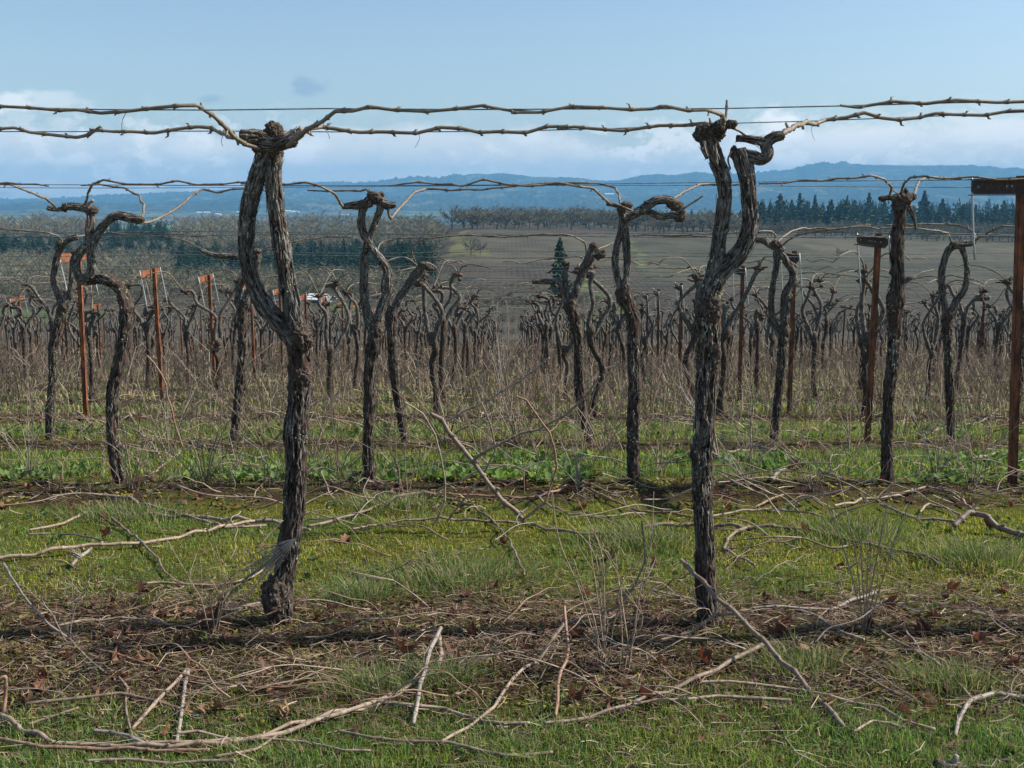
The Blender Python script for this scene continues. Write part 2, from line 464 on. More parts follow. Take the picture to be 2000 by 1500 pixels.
def shaded_arm_mat():  # crossarm steel with the shade of the right-hand arms painted into its colour
    k = N('shaded_arm_steel'); g = k.geo(); a = k.noise(g, 40, 5, 0.65)
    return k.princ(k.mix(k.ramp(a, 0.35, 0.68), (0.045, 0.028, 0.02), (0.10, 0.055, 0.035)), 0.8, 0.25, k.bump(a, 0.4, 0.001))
M_ARM_SHADE = shaded_arm_mat()
def rod_mat():
    k = N('galvanised_rod'); a = k.noise(k.geo(), 60, 4, 0.6)
    return k.princ(k.mix(k.ramp(a, .35, .7), (0.26, 0.28, 0.27), (0.45, 0.48, 0.46)), 0.5, 0.4, None, 0.3)
M_ROD = rod_mat()
def simple(name, c, rough=0.8, var=0.25, sc=3.0):
    k = N(name); a = k.noise(k.geo(), sc, 4, 0.6)
    return k.princ(k.mix(k.ramp(a, .3, .7), tuple(q * (1 - var) for q in c), tuple(min(1, q * (1 + var)) for q in c)), rough, 0.3)

def ground_mat():
    k = N('ground_soil_moss_fields'); g = k.geo()
    s = k.new('ShaderNodeSeparateXYZ'); k.l.new(g, s.inputs[0]); Y = s.outputs['Y']
    fine = k.noise(g, 60, 6, 0.7); med = k.noise(g, 6, 5, 0.6, 0.3); big = k.noise(g, 1.4, 4, 0.55); grit = k.noise(g, 240, 3, 0.6)
    soil = k.mix(k.ramp(fine, 0.3, 0.7), (0.026, 0.015, 0.009), (0.095, 0.056, 0.034))
    moss = k.mix(k.ramp(grit, 0.3, 0.7), (0.045, 0.048, 0.009), (0.15, 0.15, 0.028))
    mm = k.ramp(k.math('ADD', k.math('MULTIPLY', med, 0.6), k.math('MULTIPLY', fine, 0.4)), 0.46, 0.58)
    near = k.mix(mm, soil, moss)
    ph = k.math('ABSOLUTE', k.math('SUBTRACT', k.math('MODULO', k.math('ADD', k.math('SUBTRACT', Y, 3.42), 1.2 + 24), 2.4), 1.2))
    inter = k.ramp(k.math('ADD', ph, k.math('MULTIPLY', k.math('SUBTRACT', big, 0.5), 0.7)), 0.36, 0.66)
    inter = k.math('MAXIMUM', inter, k.math('MULTIPLY', k.ramp(Y, 4.6, 5.0), k.ramp(k.math('ADD', ph, k.math('MULTIPLY', k.math('SUBTRACT', big, 0.5), 0.9)), 0.16, 0.42)))
    green = k.mix(k.ramp(fine, 0.3, 0.7), (0.050, 0.058, 0.013), (0.21, 0.22, 0.03))
    near = k.mix(k.math('MULTIPLY', inter, 0.85), near, green)
    midc = k.mix(k.ramp(med, 0.42, 0.6), k.mix(k.ramp(fine, 0.3, 0.7), (0.035, 0.028, 0.02), (0.09, 0.075, 0.05)), (0.055, 0.065, 0.025))
    near = k.mix(k.ramp(Y, 8.5, 16), near, midc)
    # ploughed and planted fields below the hill
    f1 = k.noise(g, 0.05, 7, 0.72); f2 = k.noise(k.mapv(g, (1, 0.5, 1)), 0.012, 4, 0.6)
    field = k.mix(k.ramp(f1, 0.35, 0.65), (0.028, 0.024, 0.019), (0.076, 0.064, 0.048))
    field = k.mix(k.ramp(f2, 0.5, 0.72), field, (0.055, 0.068, 0.035))
    w = k.new('ShaderNodeTexWave', wave_type='BANDS', bands_direction='X', wave_profile='SIN')
    k.l.new(k.mapv(g, (1, 0.24, 0)), w.inputs['Vector']); w.inputs['Scale'].default_value = 0.16; w.inputs['Distortion'].default_value = 3.0; w.inputs['Detail'].default_value = 2
    w.inputs['Detail Scale'].default_value = 0.3
    field = k.mix(k.math('MULTIPLY', k.ramp(w.outputs['Fac'], 0.35, 0.75), 0.22), field, (0.075, 0.074, 0.048))
    ra = k.new('ShaderNodeAttribute', attribute_name='col')
    field = k.mix(k.math('MULTIPLY', ra.outputs['Alpha'], 0.85), field, k.mix(k.ramp(f1, .36, .64), k.mix(.45, ra.outputs['Color'], (.02, .018, .014)), k.mix(.25, ra.outputs['Color'], (.13, .12, .08))))
    field = k.mix(k.math('MULTIPLY', k.ramp(w.outputs['Fac'], 0.35, 0.75), 0.28), field, (0.085, 0.082, 0.055))
    col = k.mix(k.ramp(Y, 80, 100), near, field)
    v = k.new('ShaderNodeTexVoronoi'); k.l.new(k.mapv(g, (1, 0.4, 0)), v.inputs['Vector']); v.inputs['Scale'].default_value = 0.0035
    vs = k.new('ShaderNodeSeparateColor'); k.l.new(v.outputs['Color'], vs.inputs[0])
    vall = k.mix(k.ramp(vs.outputs[0], 0.3, 0.7), (0.05, 0.06, 0.035), (0.11, 0.10, 0.065))
    vall = k.mix(k.ramp(vs.outputs[1], 0.72, 0.75), vall, (0.10, 0.16, 0.05))
    vall = k.mix(k.ramp(k.noise(k.mapv(g, (1, 0.25, 1)), 0.006, 5, 0.65), 0.5, 0.56), vall, (0.022, 0.03, 0.02))
    col = k.mix(k.ramp(Y, 1500, 2200), col, vall)
    hgt = k.math('ADD', fine, k.math('MULTIPLY', grit, 0.5))
    near_f = k.ramp(Y, 30, 90, 1.0, 0.0)
    return k.princ(col, 0.95, 0.08, k.bump(hgt, near_f, 0.03))
M_GROUND = ground_mat()
def hill_mat():
    k = N('wooded_hills'); g = k.geo()
    a = k.noise(g, 0.004, 6, 0.6); b = k.noise(g, 0.03, 4, 0.7)
    c = k.mix(k.ramp(b, 0.35, 0.65), (0.010, 0.018, 0.010), (0.045, 0.055, 0.03))
    c = k.mix(k.ramp(a, 0.55, 0.62), c, (0.10, 0.10, 0.06))
    return k.princ(c, 1.0, 0.0, k.bump(b, 1.0, 14))
M_HILL = hill_mat()

def shaded_rust_mat():  # same rusty steel, colour darkened for the shaded faces of right-hand posts
    k = N('shaded_rusty_steel'); g = k.geo(); a = k.noise(k.mapv(g, (1, 1, 0.35)), 28, 5, 0.65)
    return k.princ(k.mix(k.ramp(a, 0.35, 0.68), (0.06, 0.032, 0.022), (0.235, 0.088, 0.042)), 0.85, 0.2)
M_RUST_SHADE = shaded_rust_mat()
# ------------------------------------------------------------------ ground sheet and hills
def grid_mesh(X, Y, Z, bkfac=1.0):
    mb = MB(); r, c = X.shape
    V = np.stack([X, Y, Z], -1).reshape(-1, 3)
    i = np.arange(r - 1)[:, None] * c; j = np.arange(c - 1)[None, :]
    q = np.stack([i + j, i + j + 1, i + c + j + 1, i + c + j], -1).reshape(-1, 4)
    mb.add(V, q); return mb
dd = np.concatenate([np.linspace(-6, 1.8, 30), np.arange(1.85, 9, 0.035), np.geomspace(9, 80, 120), np.geomspace(81, 1500, 300), np.geomspace(1520, 16000, 90)])
uu = np.linspace(-1, 1, 421)
DD, UU = np.meshgrid(dd, uu, indexing='ij')
XX = UU * (np.abs(DD) * 0.95 + 4.0)
ZZ = zg(XX, DD)
# crops and meadows of the land below: which patch of ground grows what
REG = [([(905, 590), (1130, 592), (1140, 520), (900, 512)], (.048, .040, .034)), ([(880, 512), (1225, 520), (1228, 456), (905, 448)], (.074, .068, .05)),
       ([(1262, 560), (2100, 566), (2100, 480), (1500, 466), (1240, 462)], (.050, .052, .036)), ([(1560, 500), (2100, 512), (2100, 474), (1600, 468)], (.085, .08, .056)), ([(1430, 470), (2100, 484), (2100, 476), (1430, 463)], (.085, .08, .05)),
       ([(1210, 645), (2100, 650), (2100, 572), (1255, 566)], (.036, .030, .026)), ([(1700, 632), (2100, 632), (2100, 600), (1690, 592)], (.060, .052, .042)),
       ([(-80, 670), (1040, 670), (900, 604), (640, 608), (-80, 602)], (.046, .036, .031)), ([(-80, 628), (190, 628), (205, 610), (-80, 606)], (.075, .135, .03)), ([(640, 607), (748, 607), (704, 592), (650, 592)], (.075, .135, .03)),
       ([(200, 640), (600, 642), (560, 618), (260, 616)], (.062, .052, .042)),
       ([(1128, 545), (1160, 542), (1206, 602), (1196, 650), (1100, 650), (1160, 602)], (.095, .135, .042)), ([(1228, 464), (1240, 464), (1262, 522), (1244, 524)], (.095, .135, .044)),
       ([(896, 448), (915, 448), (909, 488), (962, 488), (962, 500), (878, 502), (884, 474)], (.16, .155, .055)), ([(900, 508), (1215, 516), (1216, 511), (905, 503)], (.10, .088, .062))]
def region_colour(X, Y, Z):
    wx = X + (n2(X, Y, .05, 41, 3) - .5) * 16; wy = Y + (n2(X, Y, .05, 43, 3) - .5) * 22
    up = np.array([0, sin(PITCH), cos(PITCH)]); fw = np.array([0, cos(PITCH), -sin(PITCH)])
    dep = wy * fw[1] + Z * fw[2]; px = 1000 + F * wx / dep; py = 750 - F * (wy * up[1] + Z * up[2]) / dep
    C = np.zeros(X.shape + (4,))
    ok = (Y > 82) & (Y < 1400)
    for poly, col in REG:
        ins = np.zeros(X.shape, bool); m = len(poly)
        for a in range(m):
            (x0, y0), (x1, y1) = poly[a], poly[(a + 1) % m]
            if y0 == y1: continue
            c = ((y0 > py) != (y1 > py)) & (px < (x1 - x0) * (py - y0) / (y1 - y0) + x0); ins ^= c
        ins &= ok; C[ins] = (*col, 1)
    return C
gm = grid_mesh(XX, DD, ZZ); RC = region_colour(XX, DD, ZZ).reshape(-1, 4); gm.c = [RC]
ground = gm.build('ground', M_GROUND); tag(ground, kind='structure')

def interp(pts, x): a = np.array(pts, float); return np.interp(x, a[:, 0], a[:, 1])
SIL = [(-700, 392), (0, 391), (98, 388), (168, 388), (217, 382), (297, 380), (395, 374), (470, 370), (553, 361), (595, 355), (700, 357), (740, 356), (775, 350), (817, 346), (855, 350),
       (890, 343), (985, 338), (1037, 345), (1125, 347), (1167, 354), (1205, 352), (1247, 342), (1275, 340), (1300, 343), (1352, 336), (1384, 341), (1475, 336), (1540, 329),
       (1556, 321), (1622, 317), (1650, 321), (1720, 323), (1860, 323), (1965, 330), (2000, 328), (2300, 338), (2800, 360)]
FOOT = [(-700, 400), (0, 401), (300, 397), (400, 392), (520, 384), (640, 392), (900, 378), (1100, 372), (1250, 384), (1400, 368), (1600, 362), (1800, 352), (2000, 356), (2400, 362), (2800, 380)]
def ridge(name, sil, d0, d1, dback, rough, seed):
    xs = np.linspace(-650, 2750, 1700)
    top = -t_of_y(interp(sil, xs)) * d1
    u = (xs - 1000) / F / cos(PITCH)
    prof = [(-0.35, 0), (0, 0.0), (0.25, 0.16), (0.5, 0.42), (0.75, 0.75), (0.9, 0.93), (1.0, 1.0), (1.15, 0.75), (1.5, 0.1)]
    rows = np.concatenate([np.linspace(-0.2, 1.0, 60), np.linspace(1.02, 1.5, 8)])
    X = []; Y = []; Z = []
    for t in rows:
        dist = d0 + (d1 - d0) * t if t <= 1 else d1 + (dback - d1) * (t - 1) / 0.5
        base = -110.0
        h = base + (top - base) * interp(prof, t)
        x = u * dist
        n = fbm(np.stack([x * 0.0011, x * 0 + dist * 0.0011, x * 0], -1), 5, seed, 0.55) - 0.5
        h = h + n * 170 * min(1, max(0, (1 - abs(t - 0.5) * 2) if t < 1 else 0))
        jag = np.maximum(0, vnoise(np.stack([x * 0.022, x * 0 + dist * 0.02, x * 0], -1), seed + 3) - 0.35) + 0.5 * vnoise(np.stack([x * 0.06, x * 0 + dist * 0.05, x * 0], -1), seed + 4)
        mask = vnoise(np.stack([x * 0.0025, x * 0 + dist * 0.002, x * 0], -1), seed + 8)
        h = h + (jag - 0.4) * rough * np.clip(mask * 1.6 - 0.2, 0.15, 1.2) * (interp(prof, t) > 0.1)
        X.append(x); Y.append(x * 0 + dist); Z.append(h)
    o = grid_mesh(np.array(X), np.array(Y), np.array(Z)).build(name, M_HILL)
    tag(o, kind='structure'); return o
ridge('hills', SIL, 8200, 11500, 14500, 42, 51)
ridge('foothills', FOOT, 6300, 8300, 9800, 34, 77)

# ------------------------------------------------------------------ the air
hz = MB(); box(hz, (0, 5950, 150), (28000, 16300, 1000))
# bottom must be a metre below the lowest ground, top just above the highest hill
lowest = float(min(ZZ.min(), -135)); zt = 405.0
hz = MB(); box(hz, (0, 7000, (lowest - 1 + zt) / 2), (36000, 17400, zt - lowest + 1))
kh = N('haze_air'); pv = kh.new('ShaderNodeVolumePrincipled')
pv.inputs['Color'].default_value = (0.205, 0.52, 0.86, 1)
pv.inputs['Density'].default_value = 1.02e-4
pv.inputs['Anisotropy'].default_value = 0.0
ho = kh.new('ShaderNodeOutputMaterial'); kh.l.new(pv.outputs[0], ho.inputs['Volume'])
haze = hz.build('haze', kh.m, smooth=False); tag(haze, kind='stuff')

# ------------------------------------------------------------------ background: fields, woods, farm buildings
def conifer_mesh(seed, h=1.0, w=0.2, n=300, ra=.3):
    """unit-high conifer with drooping branch clumps"""
    rg = np.random.default_rng(seed); mb = MB()
    tube(mb, [(0, 0, 0, .022), (0, 0, .5, .014), (0, 0, .98, .002)], 5, .25, col=(0.07, 0.05, 0.035))
    z_ = rg.uniform(0.06, 1.0, n) ** 0.85; a = rg.uniform(0, 2 * pi, n)
    ring = 0.82 + ra * np.sin(z_ * 46 + rg.uniform(0, 6))
    lop = 1 + 0.25 * np.sin(a * 2 + seed) * (1 - z_) + 1.1 * (vnoise(np.stack([np.cos(a) * 2 + 9, np.sin(a) * 2 + 9, z_ * 14], -1), seed) - .5) * (1 if ra < .2 else .5)
    R = w * (1 - z_) ** 0.8 * ring * lop * rg.uniform(0.3 if ra < .1 else .55, 1.2, n) + 0.008
    ca, sa = np.cos(a), np.sin(a)
    wd = (0.018 + 0.038 * (1 - z_)) * rg.uniform(.6, 1.3, n)
    root = np.stack([ca * R * .1, sa * R * .1, z_ + 0.01], -1)
    tip = np.stack([ca * R, sa * R, z_ - R * rg.uniform(.05, .45, n)], -1)
    mid = (root * .4 + tip * .6) + np.array([0, 0, .012])
    side = np.stack([-sa, ca, a * 0], -1) * wd[:, None]
    V = np.stack([root, mid - side, tip, mid + side, mid - np.array([0, 0, .03]) * (1 + rg.uniform(0, 1, n))[:, None]], 1)
    i = np.arange(n)[:, None] * 5
    T = np.concatenate([i + [0, 1, 2], i + [0, 2, 3], i + [1, 4, 2], i + [3, 2, 4]])
    g = rg.uniform(0.6, 1.35, n)[:, None] * np.array([[0.030, 0.066, 0.034]])
    mb.add(V.reshape(-1, 3), None, T, None, np.repeat(g, 5, 0))
    return mb
def bare_tree_mb(seed, n_tw=260, round_=1.0, col=(0.13, 0.115, 0.09), th=0.006, trunk=True, limbs=13):
    """unit-high leafless tree: trunk, limbs and a cloud of twigs"""
    rg = np.random.default_rng(seed); mb = MB()
    if trunk: tube(mb, [(0, 0, -.03, .028), (rg.normal(0, .01), 0, .15, .02), (rg.normal(0, .02), rg.normal(0, .02), .35, .015), (rg.normal(0, .03), rg.normal(0, .03), .7, .006)], 5, .1, col=np.array(col) * .7)
    tips = []
    for k in range(limbs):
        a = k * 2.4 + rg.uniform(0, .6); z0 = rg.uniform(.14, .5); el = rg.uniform(.35, 1.2); ln = rg.uniform(.28, .46) * (1.1 - z0 * .6)
        e = np.array([cos(a) * cos(el) * ln * round_, sin(a) * cos(el) * ln * round_, z0 + sin(el) * ln])
        m = np.array([e[0] * .5, e[1] * .5, z0 + (e[2] - z0) * .35])
        tube(mb, [(0, 0, z0, .010), (*m, .007), (*e, .0028)], 3, .12, col=np.array(col) * .8, cap=False)
        tips += [e, (m + e) / 2, m]
    tips = np.array(tips)
    b = tips[rg.integers(0, len(tips), n_tw)]
    u = rg.normal(0, 1, (n_tw, 3)); u[:, 2] = np.abs(u[:, 2]) * .8 + .1; u /= np.linalg.norm(u, axis=1)[:, None]
    out = b / (np.linalg.norm(b, axis=1)[:, None] + .01)
    d = u + out * .7; d /= np.linalg.norm(d, axis=1)[:, None]
    e = b + d * rg.uniform(.08, .24, n_tw)[:, None]
    s = np.cross(d, rg.normal(0, 1, (n_tw, 3))); s /= np.linalg.norm(s, axis=1)[:, None]; s *= th * rg.uniform(.5, 1.2, n_tw)[:, None]
    V = np.stack([b - s, b + s, e], 1).reshape(-1, 3); T = np.arange(n_tw * 3).reshape(-1, 3)
    g = np.repeat(rg.uniform(.65, 1.35, n_tw), 3)[:, None] * np.array([col])
    mb.add(V, None, T, None, g)
    return mb
CON = [conifer_mesh(10 + i, w=wd).mesh('conifer_tree', M_TREE, False) for i, wd in enumerate((.17, .2, .23, .15, .26))]
BARE = [bare_tree_mb(30 + i, 560, 1.0 + .15 * (i % 3), c, .0075).mesh('bare_tree', M_TREE, False) for i, c in enumerate(((.135, .13, .10), (.15, .14, .105), (.115, .115, .09), (.14, .135, .10), (.13, .12, .09)))]
rt = np.random.default_rng(99)
_O = ['first', 'second', 'third', 'fourth', 'fifth', 'sixth', 'seventh', 'eighth', 'ninth', 'tenth', 'eleventh', 'twelfth', 'thirteenth', 'fourteenth', 'fifteenth', 'sixteenth', 'seventeenth', 'eighteenth', 'nineteenth']
def nth(k):
    if k < 19: return _O[k]
    t = ['twent', 'thirt', 'fort', 'fift', 'sixt', 'sevent', 'eight', 'ninet']; k += 1
    if k >= 100: return 'hundredth' if k == 100 else 'hundred-and-' + nth(k - 101)
    return t[k // 10 - 2] + 'ieth' if k % 10 == 0 else t[k // 10 - 2] + 'y-' + _O[k % 10 - 1]
def plant_tree(kind, x, y, hpx, label=None, group=None, wide=1.0, mesh=None):
    """a tree standing on the ground under pixel (x, y); hpx is how tall it shows"""
    p = hit(x, y, 0, 90)
    h = hpx * scale_at(x, y, p[1]) * rt.uniform(.82, 1.12)
    me = mesh or (CON if kind == 'conifer' else BARE)[rt.integers(0, 5)]
    o = bpy.data.objects.new('conifer_tree' if kind == 'conifer' else 'bare_tree', me); COL.objects.link(o)
    o.location = p - np.array([0, 0, h * .02]); w = h * wide * rt.uniform(.85, 1.2)
    o.scale = (w, w, h); o.rotation_euler = (0, 0, rt.uniform(0, 6.28))
    tag(o, label or ('dark green conifer standing among its kind' if kind == 'conifer' else 'leafless grey brown tree in the wood'), 'tree', group)
    return o
# ridge of conifers on the right
L1 = 'dark conifer in the row of conifers along the right-hand ridge'
for k in range(74):
    x = 1478 + (k + rt.uniform(-.45, .45)) * 7.2
    plant_tree('conifer', x, rt.uniform(446, 456), rt.choice([42, 48, 54, 60, 68], p=[.15, .25, .3, .2, .1]) * rt.uniform(.9, 1.08), 'dark conifer, %s from the left along the right-hand ridge' % nth(k), 'conifers along the right-hand ridge', 1.7)
plant_tree('conifer', 1652, 448, 76, 'tallest conifer, rising above the others on the right-hand ridge', None, 1.2)
L2 = 'dark conifer standing behind the bare tree belt at the top of the vineyard hill'
for x, y, h in [(930, 441, 34), (1048, 440, 30), (1010, 440, 22), (1076, 441, 24), (1140, 441, 27), (1170, 441, 26), (1190, 441, 30), (1205, 441, 26), (1120, 441, 22), (1335, 444, 30), (1350, 444, 34), (1362, 444, 30),
                (1430, 446, 28), (1445, 446, 32), (1460, 446, 36), (905, 440, 26), (1290, 442, 26), (1310, 443, 28)]:
    plant_tree('conifer', x, y, h, L2, 'conifers behind the tree belt', 1.3)
# conifer plantations in the left-hand wood
def con_block(n, xa, xb, ya, yb, h0, h1, where, skew=0):
    for k in range(n):
        t = rt.uniform(0, 1)
        plant_tree('conifer', rt.uniform(xa, xb) + skew * t, ya + (yb - ya) * t, rt.uniform(h0, h1), 'dark green conifer packed into the ' + where, 'conifers of the ' + where, 2.0)
con_block(44, -20, 335, 490, 512, 30, 40, 'long conifer strip at the left edge')
con_block(22, 195, 335, 458, 472, 24, 32, 'small upper conifer block at left')
con_block(80, 340, 850, 512, 556, 34, 48, 'big conifer block behind the left front vine')
con_block(34, 560, 840, 500, 518, 28, 38, 'upper edge of the big conifer block')
con_block(14, 430, 600, 550, 566, 34, 48, 'lowest conifer strip above the barn')
# big single conifer in front of the vineyard hill
def big_conifer():
    p = hit(1093, 592, 0, 90); h = (592 - 466) * scale_at(1093, 592, p[1])
    e = empty('tall_conifer', p); tag(e, 'tall lone dark conifer standing in front of the vineyard hillside', 'tree')
    a = MB(); tube(a, [(0, 0, -.5, .022 * h), (0, 0, .5 * h, .012 * h), (0, 0, .97 * h, .001 * h)], 8, .1 * h, col=(0.07, .05, .035)); a.build('trunk', M_TREE, e)
    c = conifer_mesh(5, w=.36, n=620, ra=.05); c.v = c.v[1:]; c.c = c.c[1:]; c.bk = c.bk[1:]; c.q = []; t = c.t[-1]; c.t = [t - t.min()]
    c.v = [c.v[0] * h]; c.build('crown', M_TREE, e, False)
big_conifer()
# leafless belt at the top of the vineyard hill
belt = 'leafless tree in the grey belt along the top edge of the vineyard hill'
for k in range(118):
    x = 905 + k * 9.6 + rt.uniform(-4.5, 4.5)
    yb = np.interp(x, [880, 1150, 1300, 1600, 2050], [447, 450, 457, 466, 478])
    plant_tree('bare', x, yb - rt.uniform(0, 9), rt.uniform(34, 50) * (.72 if x > 1470 else 1), 'leafless tree, %s from the left in the grey belt on top of the vineyard hill' % nth(k), 'bare tree belt at the top of the hill', 1.7)
for x, y, h, l in [(883, 448, 52, 'large round-crowned bare oak at the left end of the tree belt'), (825, 452, 40, 'broad bare oak left of the round-crowned oak at the wood edge'),
                   (622, 446, 42, 'round bare oak on the skyline of the left-hand wood'), (598, 446, 34, 'smaller bare oak left of the round skyline oak'), (920, 497, 40, 'left tree of the lone bare pair on the yellow grass'),
                   (938, 498, 40, 'right tree of the lone bare pair on the yellow grass'), (1640, 505, 24, 'small lone bare tree in the right-hand field')]:
    plant_tree('bare', x, y, h, l, None, 1.15, BARE[2])
edge = 'bare tree at the foot of the left-hand wood above the brown field'
for k in range(60):
    plant_tree('bare', rt.uniform(-20, 860), rt.uniform(560, 596), rt.uniform(40, 62), edge, 'bare trees along the foot of the left-hand wood', 1.1)
bsh = 'scrubby bare tree on the field boundary below the vineyard hill'
for k in range(26):
    plant_tree('bare', rt.uniform(900, 1260), rt.uniform(592, 602), rt.uniform(16, 34), bsh, 'scrub along the field boundary', 1.5)
# the rest of the leafless wood: nobody could count it
wood = MB(); protos = [bare_tree_mb(60 + i, 230, 1.3, c, .009, False, 5) for i, c in enumerate(((.19, .175, .115), (.16, .155, .105), (.225, .195, .13), (.145, .145, .105)))]
protos = [(np.concatenate(p.v), p) for p in protos]
flat = []
for V, p in protos:
    T = []; 
    if p.q: Q = np.concatenate(p.q); T += [Q[:, [0, 1, 2]], Q[:, [0, 2, 3]]]
    if p.t: T.append(np.concatenate(p.t))
    flat.append((V, np.vstack(T), np.concatenate(p.c)[:, :3]))
for k in range(2400):
    y = 446 + (596 - 446) * rt.uniform(0, 1) ** 1.1
    xr = np.interp(y, [446, 470, 520, 560, 596], [850, 868, 850, 800, 770])
    x = rt.uniform(-60, xr)
    if (x < 350 and 478 < y < 520) or (190 < x < 345 and 446 < y < 480) or (330 < x < 720 and 505 < y < 560) or (560 < x < 850 and 498 < y < 562): continue
    p = hit(x, y, 0, 90); h = rt.uniform(26, 40) * (1 + (y - 446) / 260) * scale_at(x, y, p[1])
    V, T, C = flat[rt.integers(0, 4)]; a = rt.uniform(0, 6.28)
    R = np.array([[cos(a), sin(a), 0], [-sin(a), cos(a), 0], [0, 0, 1]])
    wood.add((V * np.array([h * 1.2, h * 1.2, h])) @ R + p, None, T, None, C * rt.uniform(.75, 1.2))
for k in range(640):
    x = rt.uniform(890, 2060); yb = np.interp(x, [880, 1150, 1300, 1600, 2050], [446, 448, 455, 463, 474]) - rt.uniform(0, 14)
    p = hit(x, yb, 0, 90); h = rt.uniform(26, 42) * (.75 if x > 1470 else 1) * scale_at(x, yb, p[1]); V, T, C = flat[rt.integers(0, 4)]
    wood.add(V * np.array([h * 1.3, h * 1.3, h]) + p, None, T, None, C * np.array([.62, .66, .62]))
CF = []
for i in range(3):
    m_ = conifer_mesh(80 + i, w=.3, n=70); CF.append((m_.v[1], m_.t[-1] - m_.t[-1].min(), m_.c[1][:, :3]))
for n_, xa, xb, ya, yb, h0, h1 in ((90, -20, 340, 486, 512, 28, 38), (70, 195, 340, 452, 474, 20, 30), (190, 340, 855, 506, 556, 32, 46), (90, 560, 845, 496, 520, 26, 36), (40, 420, 620, 550, 572, 30, 42), (300, 1470, 2060, 442, 456, 40, 58)):
    for k in range(n_):
        x = rt.uniform(xa, xb); y = rt.uniform(ya, yb); p = hit(x, y, 0, 90); h = rt.uniform(h0, h1) * scale_at(x, y, p[1]); V, T, C = CF[rt.integers(0, 3)]
        wood.add(V * np.array([h * 1.25, h * 1.25, h]) + p, None, T, None, C * rt.uniform(.75, 1.2))
# scattered hedges and copses of the valley floor
for k in range(520):
    y = rt.choice([402, 405, 408, 411, 414, 417, 420, 424, 428]) + rt.uniform(-1, 1); x = rt.uniform(-60, 2060) if rt.uniform() < .4 else rt.choice([60, 200, 330, 420, 520, 700, 1000, 1180, 1300]) + rt.normal(0, 50)
    p = hit(x, y, 0, 1800); h = rt.uniform(3, 9) * scale_at(x, y, p[1])
    V, T, C = flat[rt.integers(0, 4)]; c2 = C * .6 if rt.uniform() < .6 else C * np.array([.25, .4, .3])
    wood.add(V[:, :] * np.array([h * 3, h * 2, h]) + p, None, T, None, c2)
tag(wood.build('bare_woodland', M_TREE, None, False), kind='stuff')

M_WHITE = simple('white_painted_metal', (0.75, 0.77, 0.78), 0.5, 0.08, 1.0)
M_DGREEN = simple('dark_green_boards', (0.03, 0.055, 0.045), 0.8, 0.2, 1.0)
M_DARK = simple('dark_opening', (0.02, 0.02, 0.022), 0.9)
def gable(e, L, Wd, H, R, roofm, wallm, ov=.4, wins=0):
    mb = MB(); hx, hy = L / 2, Wd / 2
    v = [(-hx, -hy, -2), (hx, -hy, -2), (hx, hy, -2), (-hx, hy, -2), (-hx, -hy, H), (hx, -hy, H), (hx, hy, H), (-hx, hy, H), (-hx, 0, H + R), (hx, 0, H + R)]
    mb.add(v, [[0, 1, 5, 4], [2, 3, 7, 6], [1, 2, 6, 5], [3, 0, 4, 7]], [[5, 6, 9], [7, 4, 8]]); mb.build('wall', wallm, e, False)
    rf = MB()
    for s in (-1, 1):
        y0 = s * (hy + ov); z0 = H - R * ov / hy
        a = [(-hx - ov, y0, z0), (hx + ov, y0, z0), (hx + ov, 0, H + R + .05), (-hx - ov, 0, H + R + .05)]
        b = [(p[0], p[1], p[2] + .15) for p in a]
        rf.add(a + b, [[0, 1, 2, 3], [4, 5, 6, 7], [0, 1, 5, 4], [1, 2, 6, 5], [3, 0, 4, 7], [2, 3, 7, 6]])
    rf.build('roof', roofm, e, False)
    for k in range(wins):
        d = MB(); x = -hx + L * (k + .5) / wins; box(d, (x, -hy - .03, H * .35), (L / wins * .55, .12, H * .62)); d.build('door' if k == 0 else 'window', M_DARK, e, False)
p = hit(627, 592, 0, 90); s = scale_at(627, 592, p[1])
b = empty('barn', p); b.rotation_euler = (0, 0, -.35); tag(b, 'dark green barn with white metal roof at the foot of the wood', 'barn')
gable(b, 46 * s, 26 * s, 9 * s, 8 * s, M_WHITE, M_DGREEN, .5, 3)
lean = MB(); box(lean, (24 * s, -15 * s, 6 * s), (12 * s, 10 * s, .8 * s)); lean.build('porch_roof', M_WHITE, b, False)
for x, y, wpx, l in [(398, 417, 26, 'long white farm shed on the valley floor behind the left vine, longer of two'), (424, 420, 15, 'short white farm shed just right of the long one in the valley'),
                     (470, 416, 14, 'white shed between the limbs of the nearest left vine'), (562, 414, 16, 'white shed in the valley right of the nearest left vine'),
                     (578, 415, 12, 'small white shed beside another right of the nearest left vine'), (675, 422, 14, 'pale farmhouse behind the skyline oak'),
                     (953, 388, 7, 'tiny white house on the lower hillside behind the upper wires'), (1190, 381, 18, 'long white building low on the hills above the valley'),
                     (30, 433, 12, 'pale farmhouse at the left edge of the valley')]:
    p = hit(x, y, 0, 1800) if y > 400 else P(x, y, 8000.0 if x < 1000 else 7900.0)
    s = scale_at(x, y, p[1]); o = empty('farm_shed', p); tag(o, l, 'farm building')
    gable(o, wpx * s, 6 * s, 2.0 * s, 1.3 * s, M_WHITE, M_WHITE, .5)
